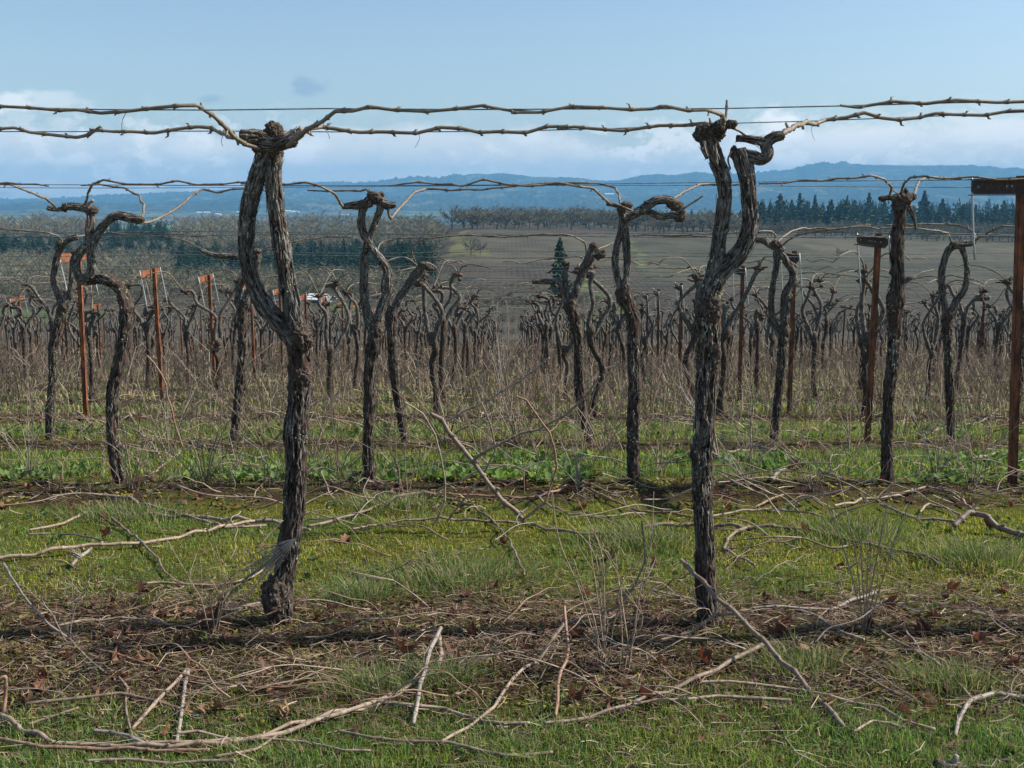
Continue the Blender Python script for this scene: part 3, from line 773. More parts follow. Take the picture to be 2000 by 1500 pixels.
# small machines left on the grass lane
M_ORANGE = simple('orange_paint', (0.5, 0.10, 0.03), 0.5, .15); M_BLUE = simple('blue_paint', (0.03, 0.12, 0.35), 0.5, .15); M_RUBBER = simple('black_rubber', (0.02, 0.02, 0.02), 0.9, .1)
for x, y, m, l in [(1143, 551, M_ORANGE, 'small orange farm vehicle on the grass lane below the hill'), (1166, 551, M_BLUE, 'small blue farm vehicle right of the orange one on the lane')]:
    p = hit(x, y, 0, 90); s = scale_at(x, y, p[1]); o = empty('farm_vehicle', p); tag(o, l, 'vehicle')
    a = MB(); box(a, (0, 0, 2.6 * s), (7 * s, 4 * s, 2.4 * s)); a.build('body', m, o, False)
    a = MB(); box(a, (-1.2 * s, 0, 4.7 * s), (3 * s, 3.4 * s, 2.4 * s)); a.build('cab', m, o, False)
    for sx in (-1, 1):
        for sy in (-1, 1):
            a = MB(); th = np.arange(10) / 10 * 2 * pi
            tube(a, [(sx * 2.2 * s, sy * 2.2 * s - .4 * s, 1.2 * s, 1.2 * s), (sx * 2.2 * s, sy * 2.2 * s + .4 * s, 1.2 * s, 1.2 * s)], 10, s, spline=False); a.build('wheel', M_RUBBER, o)

# ------------------------------------------------------------------ posts and wires of the trellis
ROWS = [3.6 + 2.4 * k for k in range(32)]
POSTX = [-11.26, -4.26, 2.74, 9.74, 16.74, -18.26, 23.74, -25.26, 30.74, -32.26, 37.74, -39.26]
def visible(x, d, m=1.15): return abs(x) < d * 0.463 * m + 0.5
def channel(mb, x, y, z0, z1, lean=(0, 0)):
    w, dp, t = .034, .038, .005
    h = z1 - z0
    for c, s in (((0, 0), (t, dp)), ((w / 2, -dp / 2 + t / 2), (w, t)), ((w / 2, dp / 2 - t / 2), (w, t)), ((w, -dp / 2 + .008), (t, .016)), ((w, dp / 2 - .008), (t, .016))):
        v = np.array([[a * s[0] + c[0], b * s[1] + c[1], q] for a in (-.5, .5) for b in (-.5, .5) for q in (0, 1)], float)
        v[:, 0] += lean[0] * v[:, 2]; v[:, 1] += lean[1] * v[:, 2]; v[:, 2] *= h
        mb.add(v + np.array([x, y, z0]), [[0, 1, 3, 2], [4, 6, 7, 5], [0, 4, 5, 1], [2, 3, 7, 6], [0, 2, 6, 4], [1, 5, 7, 3]])
rp = np.random.default_rng(5)
ORD = ['first', 'second', 'third', 'fourth', 'fifth', 'sixth', 'seventh', 'eighth', 'ninth', 'tenth', 'eleventh', 'twelfth', 'thirteenth', 'fourteenth', 'fifteenth', 'sixteenth', 'seventeenth', 'eighteenth', 'nineteenth', 'twentieth']
def make_post(x, d, H, label, arm=True, L=.5, lean=(0, 0), group='rusty steel trellis posts', rods=True):
    g0 = float(zg(x, d)); o = empty('trellis_post', (x, d, g0)); tag(o, label, 'post', group)
    a = MB(); channel(a, 0, 0, -.15, H, lean); a.build('steel_channel', M_RUST_SHADE if x > 0 else M_RUST, o, False)
    if arm:
        ax, az = lean[0], H - .055
        a = MB(); zt_ = .042 if d < 7 else .034
        # crossarm: a folded steel channel with clipped ends
        for xo in (-.028,):
            v = [(xo, -L, az - zt_ + .02), (xo, -L, az + zt_ - .005), (xo, -L + .05, az + zt_), (xo, L - .05, az + zt_), (xo, L, az + zt_ - .005), (xo, L, az - zt_ + .02), (xo, L - .04, az - zt_), (xo, -L + .04, az - zt_)]
            v2 = [(p[0] - .006, p[1], p[2]) for p in v]
            a.add(np.array(v + v2) + np.array([ax, lean[1], 0]), [[i, (i + 1) % 8, 8 + (i + 1) % 8, 8 + i] for i in range(8)] + [[0, 1, 6, 7], [1, 2, 5, 6], [2, 3, 4, 5], [8, 15, 14, 9], [9, 14, 13, 10], [10, 13, 12, 11]][:6])
        box(a, (ax - .052, lean[1], az + zt_ + .0), (.046, 2 * L - .09, .005)); box(a, (ax - .05, lean[1], az - zt_ - .004), (.042, 2 * L - .1, .005))
        arm_o = a.build('crossarm', M_ARM_SHADE if x > 0 else M_RUST, o, False)
        for yb in (-.03, .03, -L + .12, L - .12, -L + .25):
            b_ = MB(); box(b_, (ax - .038, yb + lean[1], az), (.012, .012, .012)); bo = b_.build('bolt', M_ROD, arm_o, False)
        if rods:
            for sy in (-1, 1):
                tz = rp.uniform(-.01, .04); q = rp.uniform(-.0, .05)
                r_ = MB(); tube(r_, [(ax - .03, sy * (L + .012), az + .05, .0065), (ax - .01 + q * .5, sy * (L + .012) + .01, az - .22, .0065), (ax + q, sy * (L + .012), az - .42, .0065)], 8, .1)
                r_.build('hanging_rod', M_ROD, o)
    return o
posts = []
def post_lean(n): return (rp.normal(0, .012), rp.normal(0, .01))
side = {2.74: 'right-hand', -4.26: 'left-hand'}
for ri in range(0, 20):
    d = ROWS[ri]
    for x in POSTX:
        if not visible(x, d, 1.0) and not (ri == 1 and x == 2.74): continue
        if ri == 0: continue
        xx = x + rp.normal(0, .03) * (ri > 4); H = 1.625 + rp.normal(0, .015)
        arm = ri < 14
        if ri == 1: l = 'nearest rusty steel post with dark crossarm at the right edge'
        elif x in side and ri < 9: l = 'rusty steel trellis post in the %s column, %s row from the camera' % (side[x], ORD[ri])
        else: l = 'thin distant rusty post, %s column from the left, %s row' % (nth(sorted(POSTX).index(x)), nth(ri))
        ln = {(1, 2.74): (-.085, 0), (2, 2.74): (-.0, 0), (3, -4.26): (.035, 0)}.get((ri, x), (rp.normal(0, .012), 0))
        o = make_post((P(1973, 950, 6.0)[0] if ri == 1 else P(1690, 850, 8.4)[0] if (ri == 2 and x == 2.74) else xx), d, H if ri != 1 else 1.695, l, arm, .52 if ri == 1 else .36, ln, None if ri == 1 else ('rusty steel trellis posts' if ri < 9 else 'distant rusty trellis posts'), ri < 10)
        if ri == 1:
            t_ = MB(); tube(t_, [(.0, -.03, 1.28, .006), (.03, -.035, 1.27, .007), (.05, -.02, 1.26, .006)], 6, .02); t_.build('tie_tape', simple('teal_tie', (0.02, .28, .22), .5), o)

def wire_z(d): return float(zg(0, d)) * 0 + float(np.interp(d, NEAR_D, NEAR_Z)) + 1.60
def wire(pts, r, label, group):
    mb = MB(); tube(mb, [(*p, r) for p in pts], 5, .25, spline=True)
    tag(mb.build('trellis_wire', M_WIRE), label, 'wire', group)
# the front row's wires sag and rise a little as in the picture
YN, YF = 3.1, 4.1
wire([P(x, y, YN) for x, y in ((-1600, 204), (-700, 208), (-150, 207), (0, 209), (200, 214), (420, 215), (640, 212), (900, 214), (1100, 213), (1410, 212), (1640, 207), (1850, 201), (2000, 198), (2300, 193), (3000, 190), (3600, 196))], .0019, 'near wire of the front row, highest line across the sky', None)
wire([P(x, y, YF) for x, y in ((-1200, 254), (-700, 257), (-150, 256), (0, 257), (200, 257), (450, 256), (700, 258), (1000, 256), (1200, 251), (1420, 241), (1600, 236), (1800, 228), (2000, 219), (2300, 212), (2900, 210), (3300, 215))], .0019, 'far wire of the front row, second line down across the sky', None)
for ri in range(1, 24):
    d = ROWS[ri]; L = .5 if ri == 1 else .36
    for s_, w_ in ((-1, 'near'), (1, 'far')):
        hw = d * .55 + 1.5
        base = {1: (0.068, 0.068)}.get(ri)
        pts = []
        for x in np.arange(-hw, hw + .1, 1.2):
            zz = wire_z(d) + .012 * np.sin(x * 1.3 + ri * 2 + s_) + .01 * np.sin(x * .37 + ri) + rp.normal(0, .003)
            if ri == 1: zz = .066 + (.012 * (x / 3) if s_ < 0 else -.006) + .008 * np.sin(x * 1.1 + s_)
            pts.append((x, d + s_ * L, zz))
        if ri < 10: l = '%s wire of the %s row of vines from the camera' % (w_, ORD[ri])
        else: l = 'thin %s wire over the %s row of distant vines' % (w_, nth(ri))
        wire(pts, .0020 if ri < 2 else .0032 if ri < 5 else .0040, l, 'trellis wires' if ri < 10 else 'wires over the distant rows')

# ------------------------------------------------------------------ vines traced from the picture
def path3(pts, Y, zoff=0):
    """(x, y, r px[, dy]) -> 3-D points with radius in metres"""
    o = []
    for p in pts:
        x, y, r = p[:3]; dy = p[3] if len(p) > 3 else 0
        q = P(x, y, Y + dy); o.append((*q, r * scale_at(x, y, Y + dy)))
    return np.array(o)
def local(a, base): a = np.array(a, float); a[:, :3] -= base; return a
def buds(mb, c, r, n, b, L, gap, seed, size=1.0, nr=5):
    rg = np.random.default_rng(seed); k = 0; s = gap * (1 - .3) % gap
    while s < L[-1] - .01:
        i = int(np.searchsorted(L, s)); i = min(i, len(c) - 2)
        tdir = c[i + 1] - c[i]; tdir /= np.linalg.norm(tdir)
        v = np.array([0, 0, 1.0]) * (1 if k % 2 else -1) + rg.normal(0, .35, 3); v -= tdir * v.dot(tdir); v /= np.linalg.norm(v)
        ln = r[i] * (rg.uniform(1.15, 1.7) if rg.uniform() < .8 else rg.uniform(1.9, 3.0)) * size
        p0 = c[i]; p1 = c[i] + v * ln * .8 + tdir * ln * .2; p2 = c[i] + v * ln + tdir * ln * .7
        tube(mb, [(*p0, r[i] * .7), (*p1, r[i] * .5), (*p2, r[i] * .15)], nr, ln * .5, spline=False)
        s += gap * rg.uniform(.85, 1.15) if False else gap; k += 1
def tendril(mb, p, seed, ln=.06):
    rg = np.random.default_rng(seed); pts = []; q = np.array(p, float); v = rg.normal(0, .5, 3); v[2] = -1
    for k in range(6):
        pts.append((*q, .0009)); q = q + v / np.linalg.norm(v) * ln / 5; v += rg.normal(0, .9, 3) * .6; v[2] -= .1
    tube(mb, pts, 4, ln / 8)
def kink(a, gap, seed, amp=.0030):
    rg = np.random.default_rng(seed + 900); c = catmull(a, gap)
    if len(c) < 4: return a
    k = rg.normal(0, amp, (len(c), 4)); k[:, 3] = 0; k[1::2, 2] += amp * .9; k[::2, 2] -= amp * .9; k[:, :3] *= min(1.5, max(.5, c[:, 3].mean() / .005)); k[0] = 0; k[-1] = 0
    return c + k
def cane(parent, pts, Y, base, m=None, nr=9, step=.006, seed=0, gap=.08, name='cane', bud=True, tend=0):
    a = local(path3(pts, Y), base); a[:, 3] *= .78; a = kink(a, gap, seed, .0021) if name == 'cane' else a; mb = MB()
    c, r, n, b, L = tube(mb, a, nr, step, spline='lin' if name == 'cane' else True, col=None, nodes=gap, nodeamp=.38, seed=seed)
    if bud: buds(mb, c, r, n, b, L, gap, seed)
    for k in range(tend): tendril(mb, c[int(len(c) * (k + .6) / (tend + .7))], seed * 7 + k, .07)
    return mb.build(name, m or M_CANE, parent)
def strips(mb, c, r, n, b, L, count, seed, ln=(.05, .22), wd=.004, lift=.004):
    """peeling strings of bark lying along a limb, their ends lifted"""
    rg = np.random.default_rng(seed)
    for k in range(count):
        l = rg.uniform(*ln); s0 = rg.uniform(0, max(L[-1] - l, .01)); th = rg.uniform(0, 2 * pi); m = 7
        up = rg.uniform(0, 1) < .5; pts = []
        for j in range(m):
            s = s0 + l * j / (m - 1); i = min(int(np.searchsorted(L, s)), len(c) - 1)
            e = (j / (m - 1)) if up else 1 - j / (m - 1)
            rad = r[i] * 1.02 + lift * (.2 + 4.0 * max(0, e - .6) ** 2 * rg.uniform(.5, 3))
            t2 = th + .25 * j / m * rg.normal()
            nn = n[i] * cos(t2) + b[i] * sin(t2)
            tt = -n[i] * sin(t2) + b[i] * cos(t2)
            w = wd * rg.uniform(.5, 1.1) * (1 - abs(j / (m - 1) - .5) * 1.2)
            p = c[i] + nn * rad
            pts.append((p - tt * w, p + tt * w, p + nn * w * .6))
        V = np.array(pts).reshape(-1, 3); q = []
        for j in range(m - 1):
            o = j * 3; q += [[o, o + 1, o + 4, o + 3], [o + 1, o + 2, o + 5, o + 4], [o + 2, o, o + 3, o + 5]]
        mb.add(V, q, None, np.stack([V[:, 0] * 0 + th * .02, V[:, 1] * 0, np.repeat(np.arange(m) * l / m + s0, 3)], -1))
def flakes(mb, c, r, n, b, count, seed, frac=(0, 1), ang=None, size=.006):
    rg = np.random.default_rng(seed)
    for k in range(count):
        i = int(rg.uniform(*frac) * (len(c) - 1)); th = rg.normal(*ang) if ang else rg.uniform(0, 6.28)
        nn = n[i] * cos(th) + b[i] * sin(th); p = c[i] + nn * r[i] * 1.05
        v, f = ico(1); s = size * rg.uniform(.4, 1.3)
        mb.add(v * s * rg.uniform(.5, 1.2, (len(v), 1)) + p, None, f, None, np.array([.27, .30, .22]) * rg.uniform(.7, 1.15))
M_LICHEN = attr_mat('lichen', 0.0, 0.95)
def make_vine(label, Y, bx, by, limbs, blobs, canes, hero=False, seed=1, group=None):
    base = P(bx, by, Y); g = float(zg(base[0], Y)); base[2] = g
    e = empty('grapevine', base); tag(e, label, 'grapevine', group)
    nr, st = (64, .005) if hero else (34, .010)
    geo = []
    for k, (nm, pts) in enumerate(limbs):
        a = local(path3(pts, Y), base)
        if nm == 'trunk': a = np.vstack([[a[0][0] + .0, a[0][1], min(a[0][2], 0) - .05, a[0][3] * 1.15], a])
        mb = MB()
        r = tube(mb, a, nr, st, bark=.34 if hero else .34, seed=seed * 13 + k, lump=.26, twist=.35 * (1 if (seed + k) % 2 else -1))
        mb.build(nm, M_BARKT if nm == 'trunk' else M_BARK, e); geo.append(r)
    for k, (x, y, r, dy, sx) in enumerate(blobs):
        hb = MB()
        q = P(x, y, Y + dy) - base; s = scale_at(x, y, Y + dy)
        blob(hb, q, r * s, 5 if hero else 4, .46, seed * 31 + k, sx); shreds(hb, q, r * s, sx, 26 if hero else 12, seed * 31 + k)
        hb.build('gnarled_knot', M_HEAD, e)
    sb = MB(); fl = MB()
    for k, (c, r, n, b, L) in enumerate(geo):
        strips(sb, c, r, n, b, L, int((150 if hero else 50) * L[-1]), seed * 17 + k, wd=.0045 if hero else .005, lift=.0045)
        for q in range(5): flakes(fl, c, r, n, b, int((22 if hero else 7) * L[-1]) + 1, seed * 19 + k + q * 7, (.07 + .19 * q, .12 + .19 * q), ang=(RNG.uniform(0, 6.28), .5), size=.0032 if hero else .0045)
    tag(sb.build('peeling_bark', M_BARK, e), kind='stuff'); tag(fl.build('lichen', M_LICHEN, e), kind='stuff')
    for k, cd in enumerate(canes):
        pts, kw = (cd if isinstance(cd, tuple) and isinstance(cd[1], dict) else (cd, {}))
        cane(e, pts, Y, base, seed=seed * 5 + k, nr=9 if hero else 7, step=.006 if hero else .012, **kw)
    return e
SP = dict(m=M_OLD, name='spur', bud=False)
# --- front row, left vine
hero = make_vine('stout shaggy grapevine in the front row whose two limbs close into a loop', 3.6, 550, 1215,
  [('trunk', [(548, 1222, 25), (546, 1195, 23), (551, 1160, 19), (555, 1125, 18), (562, 1080, 20), (573, 1010, 19), (577, 950, 19), (579, 900, 19), (577, 845, 21), (581, 800, 19), (585, 760, 20), (585, 710, 20), (581, 672, 22), (579, 645, 22)]),
   ('limb', [(584, 672, 20), (577, 635, 19), (571, 600, 17), (563, 560, 15.5), (557, 520, 15), (550, 480, 15), (543, 435, 14.5), (537, 390, 15), (533, 345, 14), (536, 310, 14), (540, 275, 12)]),
   ('limb', [(580, 670, 20), (562, 645, 18), (536, 618, 16), (512, 590, 15), (497, 562, 14), (486, 525, 13.5), (480, 485, 13), (482, 440, 14), (488, 395, 15), (500, 350, 15), (512, 315, 15), (520, 290, 16)]),
   ('arm', [(510, 283, 8, -.03), (530, 283, 12, -.05), (553, 278, 13, -.06), (572, 268, 11, -.06), (588, 256, 9, -.05)]),
   ('stub', [(522, 278, 12, -.01), (506, 268, 14, -.02), (492, 266, 13, -.03), (477, 266, 11.5, -.04), (472, 266, 11, -.04)])],
  [(534, 258, 16, 0, (1, 1, 1.1)), (518, 286, 19, 0, (1.2, 1, .9)), (502, 268, 15, -.02, (1.4, 1, .85)), (563, 280, 12, -.04, (1.5, 1, .8)), (537, 300, 15, 0, (1, 1, 1.3)), (538, 1166, 27, -.02, (.95, .95, 1.35)), (588, 658, 22, -.02, (1, 1, 1.2)), (590, 735, 20, -.01, (.8, 1, 1.1))],
  [([(508, 291, 4.5, -.05), (480, 282, 5.5, -.06), (455, 264, 5.5, -.15), (431, 240, 5.2, -.3), (405, 215, 5.2, -.42), (388, 210, 4.8, -.48), (350, 206, 4.8, -.5), (305, 211, 4.5, -.5), (245, 215, 4.5, -.5), (195, 222, 4.3, -.5), (150, 217, 4.2, -.5), (118, 215, 4.6, -.5), (60, 210, 4, -.5), (0, 208, 4, -.5), (-90, 204, 3.5, -.5)], dict(tend=2)),
   [(505, 290, 4, .05), (470, 276, 5, .2), (440, 262, 4.8, .4), (413, 253, 4.8, .5), (385, 246, 4.5, .5), (345, 253, 4.3, .5), (300, 259, 4.3, .5), (258, 257, 4, .5), (222, 254, 4, .5), (175, 253, 3.5, .5)],
   [(198, 247, 3.8, .5), (170, 262, 4.3, .5), (150, 267, 4.2, .5), (110, 264, 4, .5), (60, 256, 4, .5), (30, 251, 3.8, .5), (-80, 253, 3.8, .5)],
   ([(562, 285, 6, -.1), (580, 272, 6.5, -.15), (603, 253, 6, -.3), (627, 236, 5.2, -.4), (655, 222, 5, -.46), (690, 213, 4.8, -.5), (722, 210, 4.6, -.5), (770, 213, 4.5, -.5), (832, 217, 4.3, -.5), (880, 212, 4.2, -.5), (945, 210, 4, -.5), (1000, 213, 3.8, -.5), (1057, 219, 3.2, -.5)], dict(tend=1)),
   ([(545, 265, 5.5, .08), (570, 256, 5.5, .3), (604, 251, 5.2, .45), (627, 246, 5, .5), (662, 254, 4.8, .5), (700, 256, 4.6, .5), (745, 256, 4.6, .5), (815, 261, 4.5, .5), (860, 246, 4.6, .5), (905, 252, 4.5, .5), (970, 258, 4.4, .5), (1030, 254, 4.4, .5), (1110, 247, 4.2, .5)], dict(tend=2))],
  True, 1)
# --- front row, right vine
make_vine('dark grapevine forking into a tall left limb and a bowed right limb, front row', 3.6, 1380, 1215,
  [('trunk', [(1387, 1225, 22), (1380, 1170, 19), (1377, 1120, 18), (1377, 1060, 17), (1373, 1000, 17), (1371, 940, 18), (1371, 880, 18), (1376, 820, 18), (1379, 760, 18), (1383, 700, 20), (1384, 650, 21), (1383, 605, 22), (1386, 570, 21)]),
   ('limb', [(1383, 600, 18), (1389, 565, 16), (1396, 525, 14), (1401, 495, 13), (1407, 450, 12.5), (1413, 415, 12.5), (1416, 380, 12.5), (1412, 345, 13), (1402, 320, 13), (1392, 290, 13), (1386, 268, 13)]),
   ('limb', [(1382, 600, 21), (1387, 570, 20), (1402, 540, 18), (1425, 515, 17), (1447, 493, 16), (1460, 465, 15), (1466, 430, 14.5), (1463, 390, 13.5), (1459, 350, 14.5), (1450, 315, 15.5), (1442, 293, 14)]),
   ('arm', [(1450, 303, 11), (1468, 306, 10), (1487, 311, 10.5), (1499, 300, 10), (1496, 282, 9.5), (1508, 270, 9), (1517, 266, 8.5), (1530, 263, 7)]),
   ('stub', [(1494, 278, 9), (1478, 275, 7), (1460, 271, 5.5), (1438, 270, 5)]),
   ('stub', [(1372, 278, 6, -.05), (1376, 295, 4.5, -.06), (1382, 308, 3.5, -.07)])],
  [(1374, 262, 16, 0, (1.1, 1, 1.1)), (1395, 258, 17, 0, (1.1, 1, 1)), (1407, 248, 12, -.02, (1, 1, 1.2)), (1427, 243, 10, -.02, (1.3, 1, .8)), (1433, 298, 9, 0, (.8, 1, 1.3)), (1523, 265, 8, 0, (1.2, 1, 1)), (1489, 312, 9, 0, (1.2, 1, .7)), (1385, 600, 20, -.02, (1.1, 1, 1.3)), (1392, 690, 17, -.01, (.9, 1, 1.6))],
  [([(1412, 250, 5, -.1), (1412, 232, 5, -.25), (1400, 222, 4.8, -.4), (1380, 217, 4.6, -.48), (1340, 211, 4.6, -.5), (1300, 208, 4.4, -.5), (1275, 210, 4.3, -.5), (1230, 213, 4.2, -.5), (1170, 210, 4, -.5), (1115, 212, 4, -.5), (1055, 219, 3.8, -.5), (998, 220, 3.4, -.5)], {}),
   ([(1405, 247, 4.2, .2), (1372, 241, 4.8, .45), (1340, 243, 4.6, .5), (1290, 246, 4.4, .5), (1255, 252, 4.3, .5), (1215, 256, 4.3, .5), (1160, 250, 4.2, .5), (1088, 251, 4, .5)], {}),
   ([(1527, 262, 6.5), (1545, 250, 5.8, .15), (1573, 240, 5.4, .4), (1611, 238, 5, .5), (1650, 230, 4.8, .5), (1688, 222, 4.8, .5), (1720, 229, 4.6, .5), (1752, 234, 4.6, .5), (1795, 229, 4.4, .5), (1860, 221, 4.2, .5), (1920, 226, 4.2, .5), (1975, 216, 4, .5), (2080, 212, 4, .5)], dict(tend=1)),
   ([(1641, 206, 3, -.5), (1673, 210, 4, -.5), (1746, 199, 4.2, -.5), (1807, 206, 4.4, -.5), (1863, 197, 4.4, -.5), (1947, 203, 4.2, -.5), (2000, 196, 4.2, -.5), (2080, 192, 4, -.5)], {}),
   ([(1414, 245, 4, -.02), (1418, 225, 3.6, -.02), (1420, 195, 3.2, -.02)], SP),
   ([(1431, 250, 3.4), (1446, 257, 3, .02), (1463, 272, 3)], dict(bud=False)),
   ([(1428, 296, 2, -.05), (1422, 312, 2.6, -.06), (1427, 331, 1.4, -.06)], dict(m=M_HEAD, bud=False, name='peeled_strip'))],
  True, 2)
# its neighbour just beyond the right edge, whose shadow falls into the picture
nb = hero.copy(); COL.objects.link(nb); nb.location = (2.25, 3.62, float(zg(2.25, 3.62))); nb.rotation_euler = (0, 0, pi)
nb['label'] = 'grapevine of the front row just past the right edge, shadow crossing the litter'
for ch in list(hero.children):
    if ch.name.startswith('cane'): continue
    c_ = ch.copy(); COL.objects.link(c_); c_.parent = nb
# --- second row
R2 = 6.0
make_vine('crooked grapevine whose trunk steps sideways below a small loop, second row at left', R2, 235, 945,
  [('trunk', [(238, 945, 12), (228, 910, 11), (221, 862, 11), (219, 810, 10.5), (221, 760, 11), (230, 722, 11.5), (240, 680, 11.5), (244, 640, 12), (247, 605, 12.5), (239, 572, 12), (222, 553, 11), (200, 544, 10), (172, 547, 10)]),
   ('limb', [(176, 548, 9), (158, 546, 9), (149, 528, 7.5), (149, 508, 7), (157, 492, 7.5), (167, 480, 7)]),
   ('limb', [(170, 547, 10), (180, 530, 9), (179, 508, 7.5), (175, 480, 7.5), (174, 450, 7.5), (177, 425, 7.5), (171, 408, 8)]),
   ('limb', [(178, 500, 7), (183, 475, 7), (195, 450, 7.5), (210, 432, 8), (230, 422, 8), (252, 425, 8), (275, 429, 7)]),
   ('arm', [(178, 408, 9), (160, 405, 7), (142, 403, 6.5), (122, 404, 5)]), ('stub', [(125, 408, 4), (108, 409, 4), (92, 406, 3.5)])],
  [(178, 410, 10, 0, (1.4, 1, .8)), (270, 429, 8, 0, (1.4, 1, .8)), (126, 406, 6, 0, (1, 1, 1.2)), (205, 547, 10, 0, (1.3, 1, .9)), (252, 600, 10, 0, (.8, 1, 1.5))],
  [[(165, 400, 2.8), (172, 376, 3, -.2), (184, 358, 3, -.42), (203, 352, 2.8, -.5), (245, 358, 2.6, -.5), (310, 360, 2.5, -.5), (346, 354, 2.5, -.5), (385, 361, 2.4, -.5), (440, 358, 2.2, -.5), (490, 355, 2, -.5)],
   [(108, 404, 2.8), (88, 388, 3, -.2), (52, 372, 2.6, -.4), (20, 361, 2.4, -.5), (-60, 357, 2.2, -.5)],
   [(277, 424, 3), (281, 400, 3, .2), (262, 376, 2.6, .4), (225, 364, 2.4, .5), (195, 360, 2.2, .5), (158, 362, 2, .5)],
   [(268, 436, 3.2), (292, 434, 3, .1), (336, 415, 2.8, .3), (376, 381, 2.8, .45), (395, 370, 2.6, .5), (425, 375, 2.4, .5), (480, 368, 2.2, .5), (530, 376, 2, .5)],
   [(95, 364, 1.8, -.5), (40, 358, 2.2, -.5), (-40, 357, 2.2, -.5)], ([(172, 398, 4), (183, 391, 4)], SP)], seed=3)
make_vine('grapevine with two limbs crossing in a figure of eight, in the second row', R2, 722, 945,
  [('trunk', [(722, 945, 12), (720, 900, 10.5), (719, 850, 10), (722, 800, 10), (721, 750, 10.5), (724, 710, 12), (731, 670, 14), (733, 640, 14)]),
   ('limb', [(732, 650, 10), (745, 605, 8.5), (757, 570, 7.8), (758, 535, 7.5), (745, 508, 7.5), (724, 480, 7.2), (708, 450, 7), (705, 425, 7), (712, 402, 7.5), (722, 390, 9)]),
   ('limb', [(730, 650, 10), (717, 610, 8.5), (711, 570, 7.2), (711, 530, 6.8), (713, 490, 6.8), (722, 462, 6.8), (733, 435, 6.5), (741, 410, 7), (742, 392, 8)]),
   ('arm', [(726, 395, 10), (705, 400, 8), (688, 401, 6.5), (668, 404, 4.5)]), ('arm', [(740, 392, 9), (757, 400, 7), (773, 400, 5)])],
  [(733, 387, 14, 0, (1.2, 1, .8)), (712, 398, 9, 0, (1.3, 1, .8)), (757, 402, 8, 0, (1.2, 1, .8)), (735, 640, 13, 0, (1, 1, 1.6)), (725, 378, 5, 0, (1, 1, 1)), (745, 380, 6, 0, (1, 1, .9))],
  [[(670, 404, 3.2), (662, 392, 3.2, -.2), (648, 375, 3, -.4), (625, 364, 2.8, -.5), (598, 356, 2.8, -.5), (560, 361, 2.6, -.5), (520, 360, 2.4, -.5), (470, 359, 2, -.5)],
   [(728, 378, 2.5), (716, 371, 2.6, .4), (690, 374, 2.3, .5), (672, 370, 2.3, .5), (640, 374, 2, .5), (600, 372, 1.6, .5)],
   ([(758, 410, 3.4), (759, 422, 3.2, .02), (764, 424, 3.2, .04), (785, 400, 3.2, .2), (808, 377, 3, .4), (830, 369, 2.8, .5), (880, 371, 2.6, .5), (940, 369, 2.4, .5), (985, 366, 2.4, .5), (1040, 362, 2.3, .5), (1100, 361, 2, .5)], {})], seed=4)
make_vine('grapevine with a narrow slit and a long gnarled arm to the right, second row', R2, 1237, 950,
  [('trunk', [(1237, 950, 12), (1237, 905, 11), (1237, 850, 11), (1238, 790, 11), (1240, 755, 12), (1237, 715, 10.5), (1236, 670, 11), (1238, 635, 12), (1232, 605, 13), (1222, 578, 14), (1214, 560, 13)]),
   ('limb', [(1212, 568, 9), (1205, 540, 6.5), (1201, 512, 6), (1205, 480, 6), (1213, 455, 6), (1216, 430, 7)]),
   ('limb', [(1218, 568, 9), (1224, 535, 6.5), (1225, 500, 6.5), (1221, 460, 7), (1218, 430, 7.5), (1212, 405, 8)]),
   ('arm', [(1220, 428, 7), (1236, 420, 8), (1256, 410, 8.5), (1276, 394, 7.5), (1300, 390, 7.5), (1320, 398, 8), (1332, 415, 8), (1326, 430, 6)]),
   ('stub', [(1245, 412, 6), (1270, 415, 6), (1290, 424, 5.5), (1312, 421, 5), (1326, 424, 5)]),
   ('stub', [(1185, 398, 4, -.06), (1205, 402, 4, -.06), (1225, 410, 4, -.05), (1243, 416, 3.5, -.04)])],
  [(1222, 402, 10, 0, (1.3, 1, .8)), (1318, 400, 12, 0, (1.2, 1, .9)), (1328, 425, 9, 0, (1.1, 1, .9)), (1268, 398, 8, 0, (1.3, 1, .8)), (1217, 575, 14, 0, (1, 1, 1.4))],
  [[(1213, 400, 2.8), (1209, 380, 2.8, .2), (1196, 364, 2.6, .45), (1170, 358, 2.4, .5), (1140, 358, 2.3, .5), (1085, 357, 2.2, .5), (1020, 362, 2, .5)],
   [(1190, 396, 3, -.1), (1180, 388, 3.2, -.3), (1158, 368, 3, -.45), (1128, 362, 3, -.5), (1088, 357, 2.8, -.5), (1030, 363, 2.6, -.5), (990, 358, 2.6, -.5), (945, 352, 2.6, -.5), (905, 363, 2.4, -.5), (850, 358, 2.3, -.5), (790, 358, 2.1, -.5), (760, 363, 1.6, -.5)],
   [(1316, 388, 2.6), (1335, 376, 2.8, .2), (1365, 360, 2.8, .45), (1385, 357, 2.6, .5), (1420, 363, 2.4, .5), (1446, 359, 2, .5)],
   ([(1320, 416, 3), (1348, 399, 2.8, -.05), (1374, 382, 2.2, -.1)], SP)], seed=5)
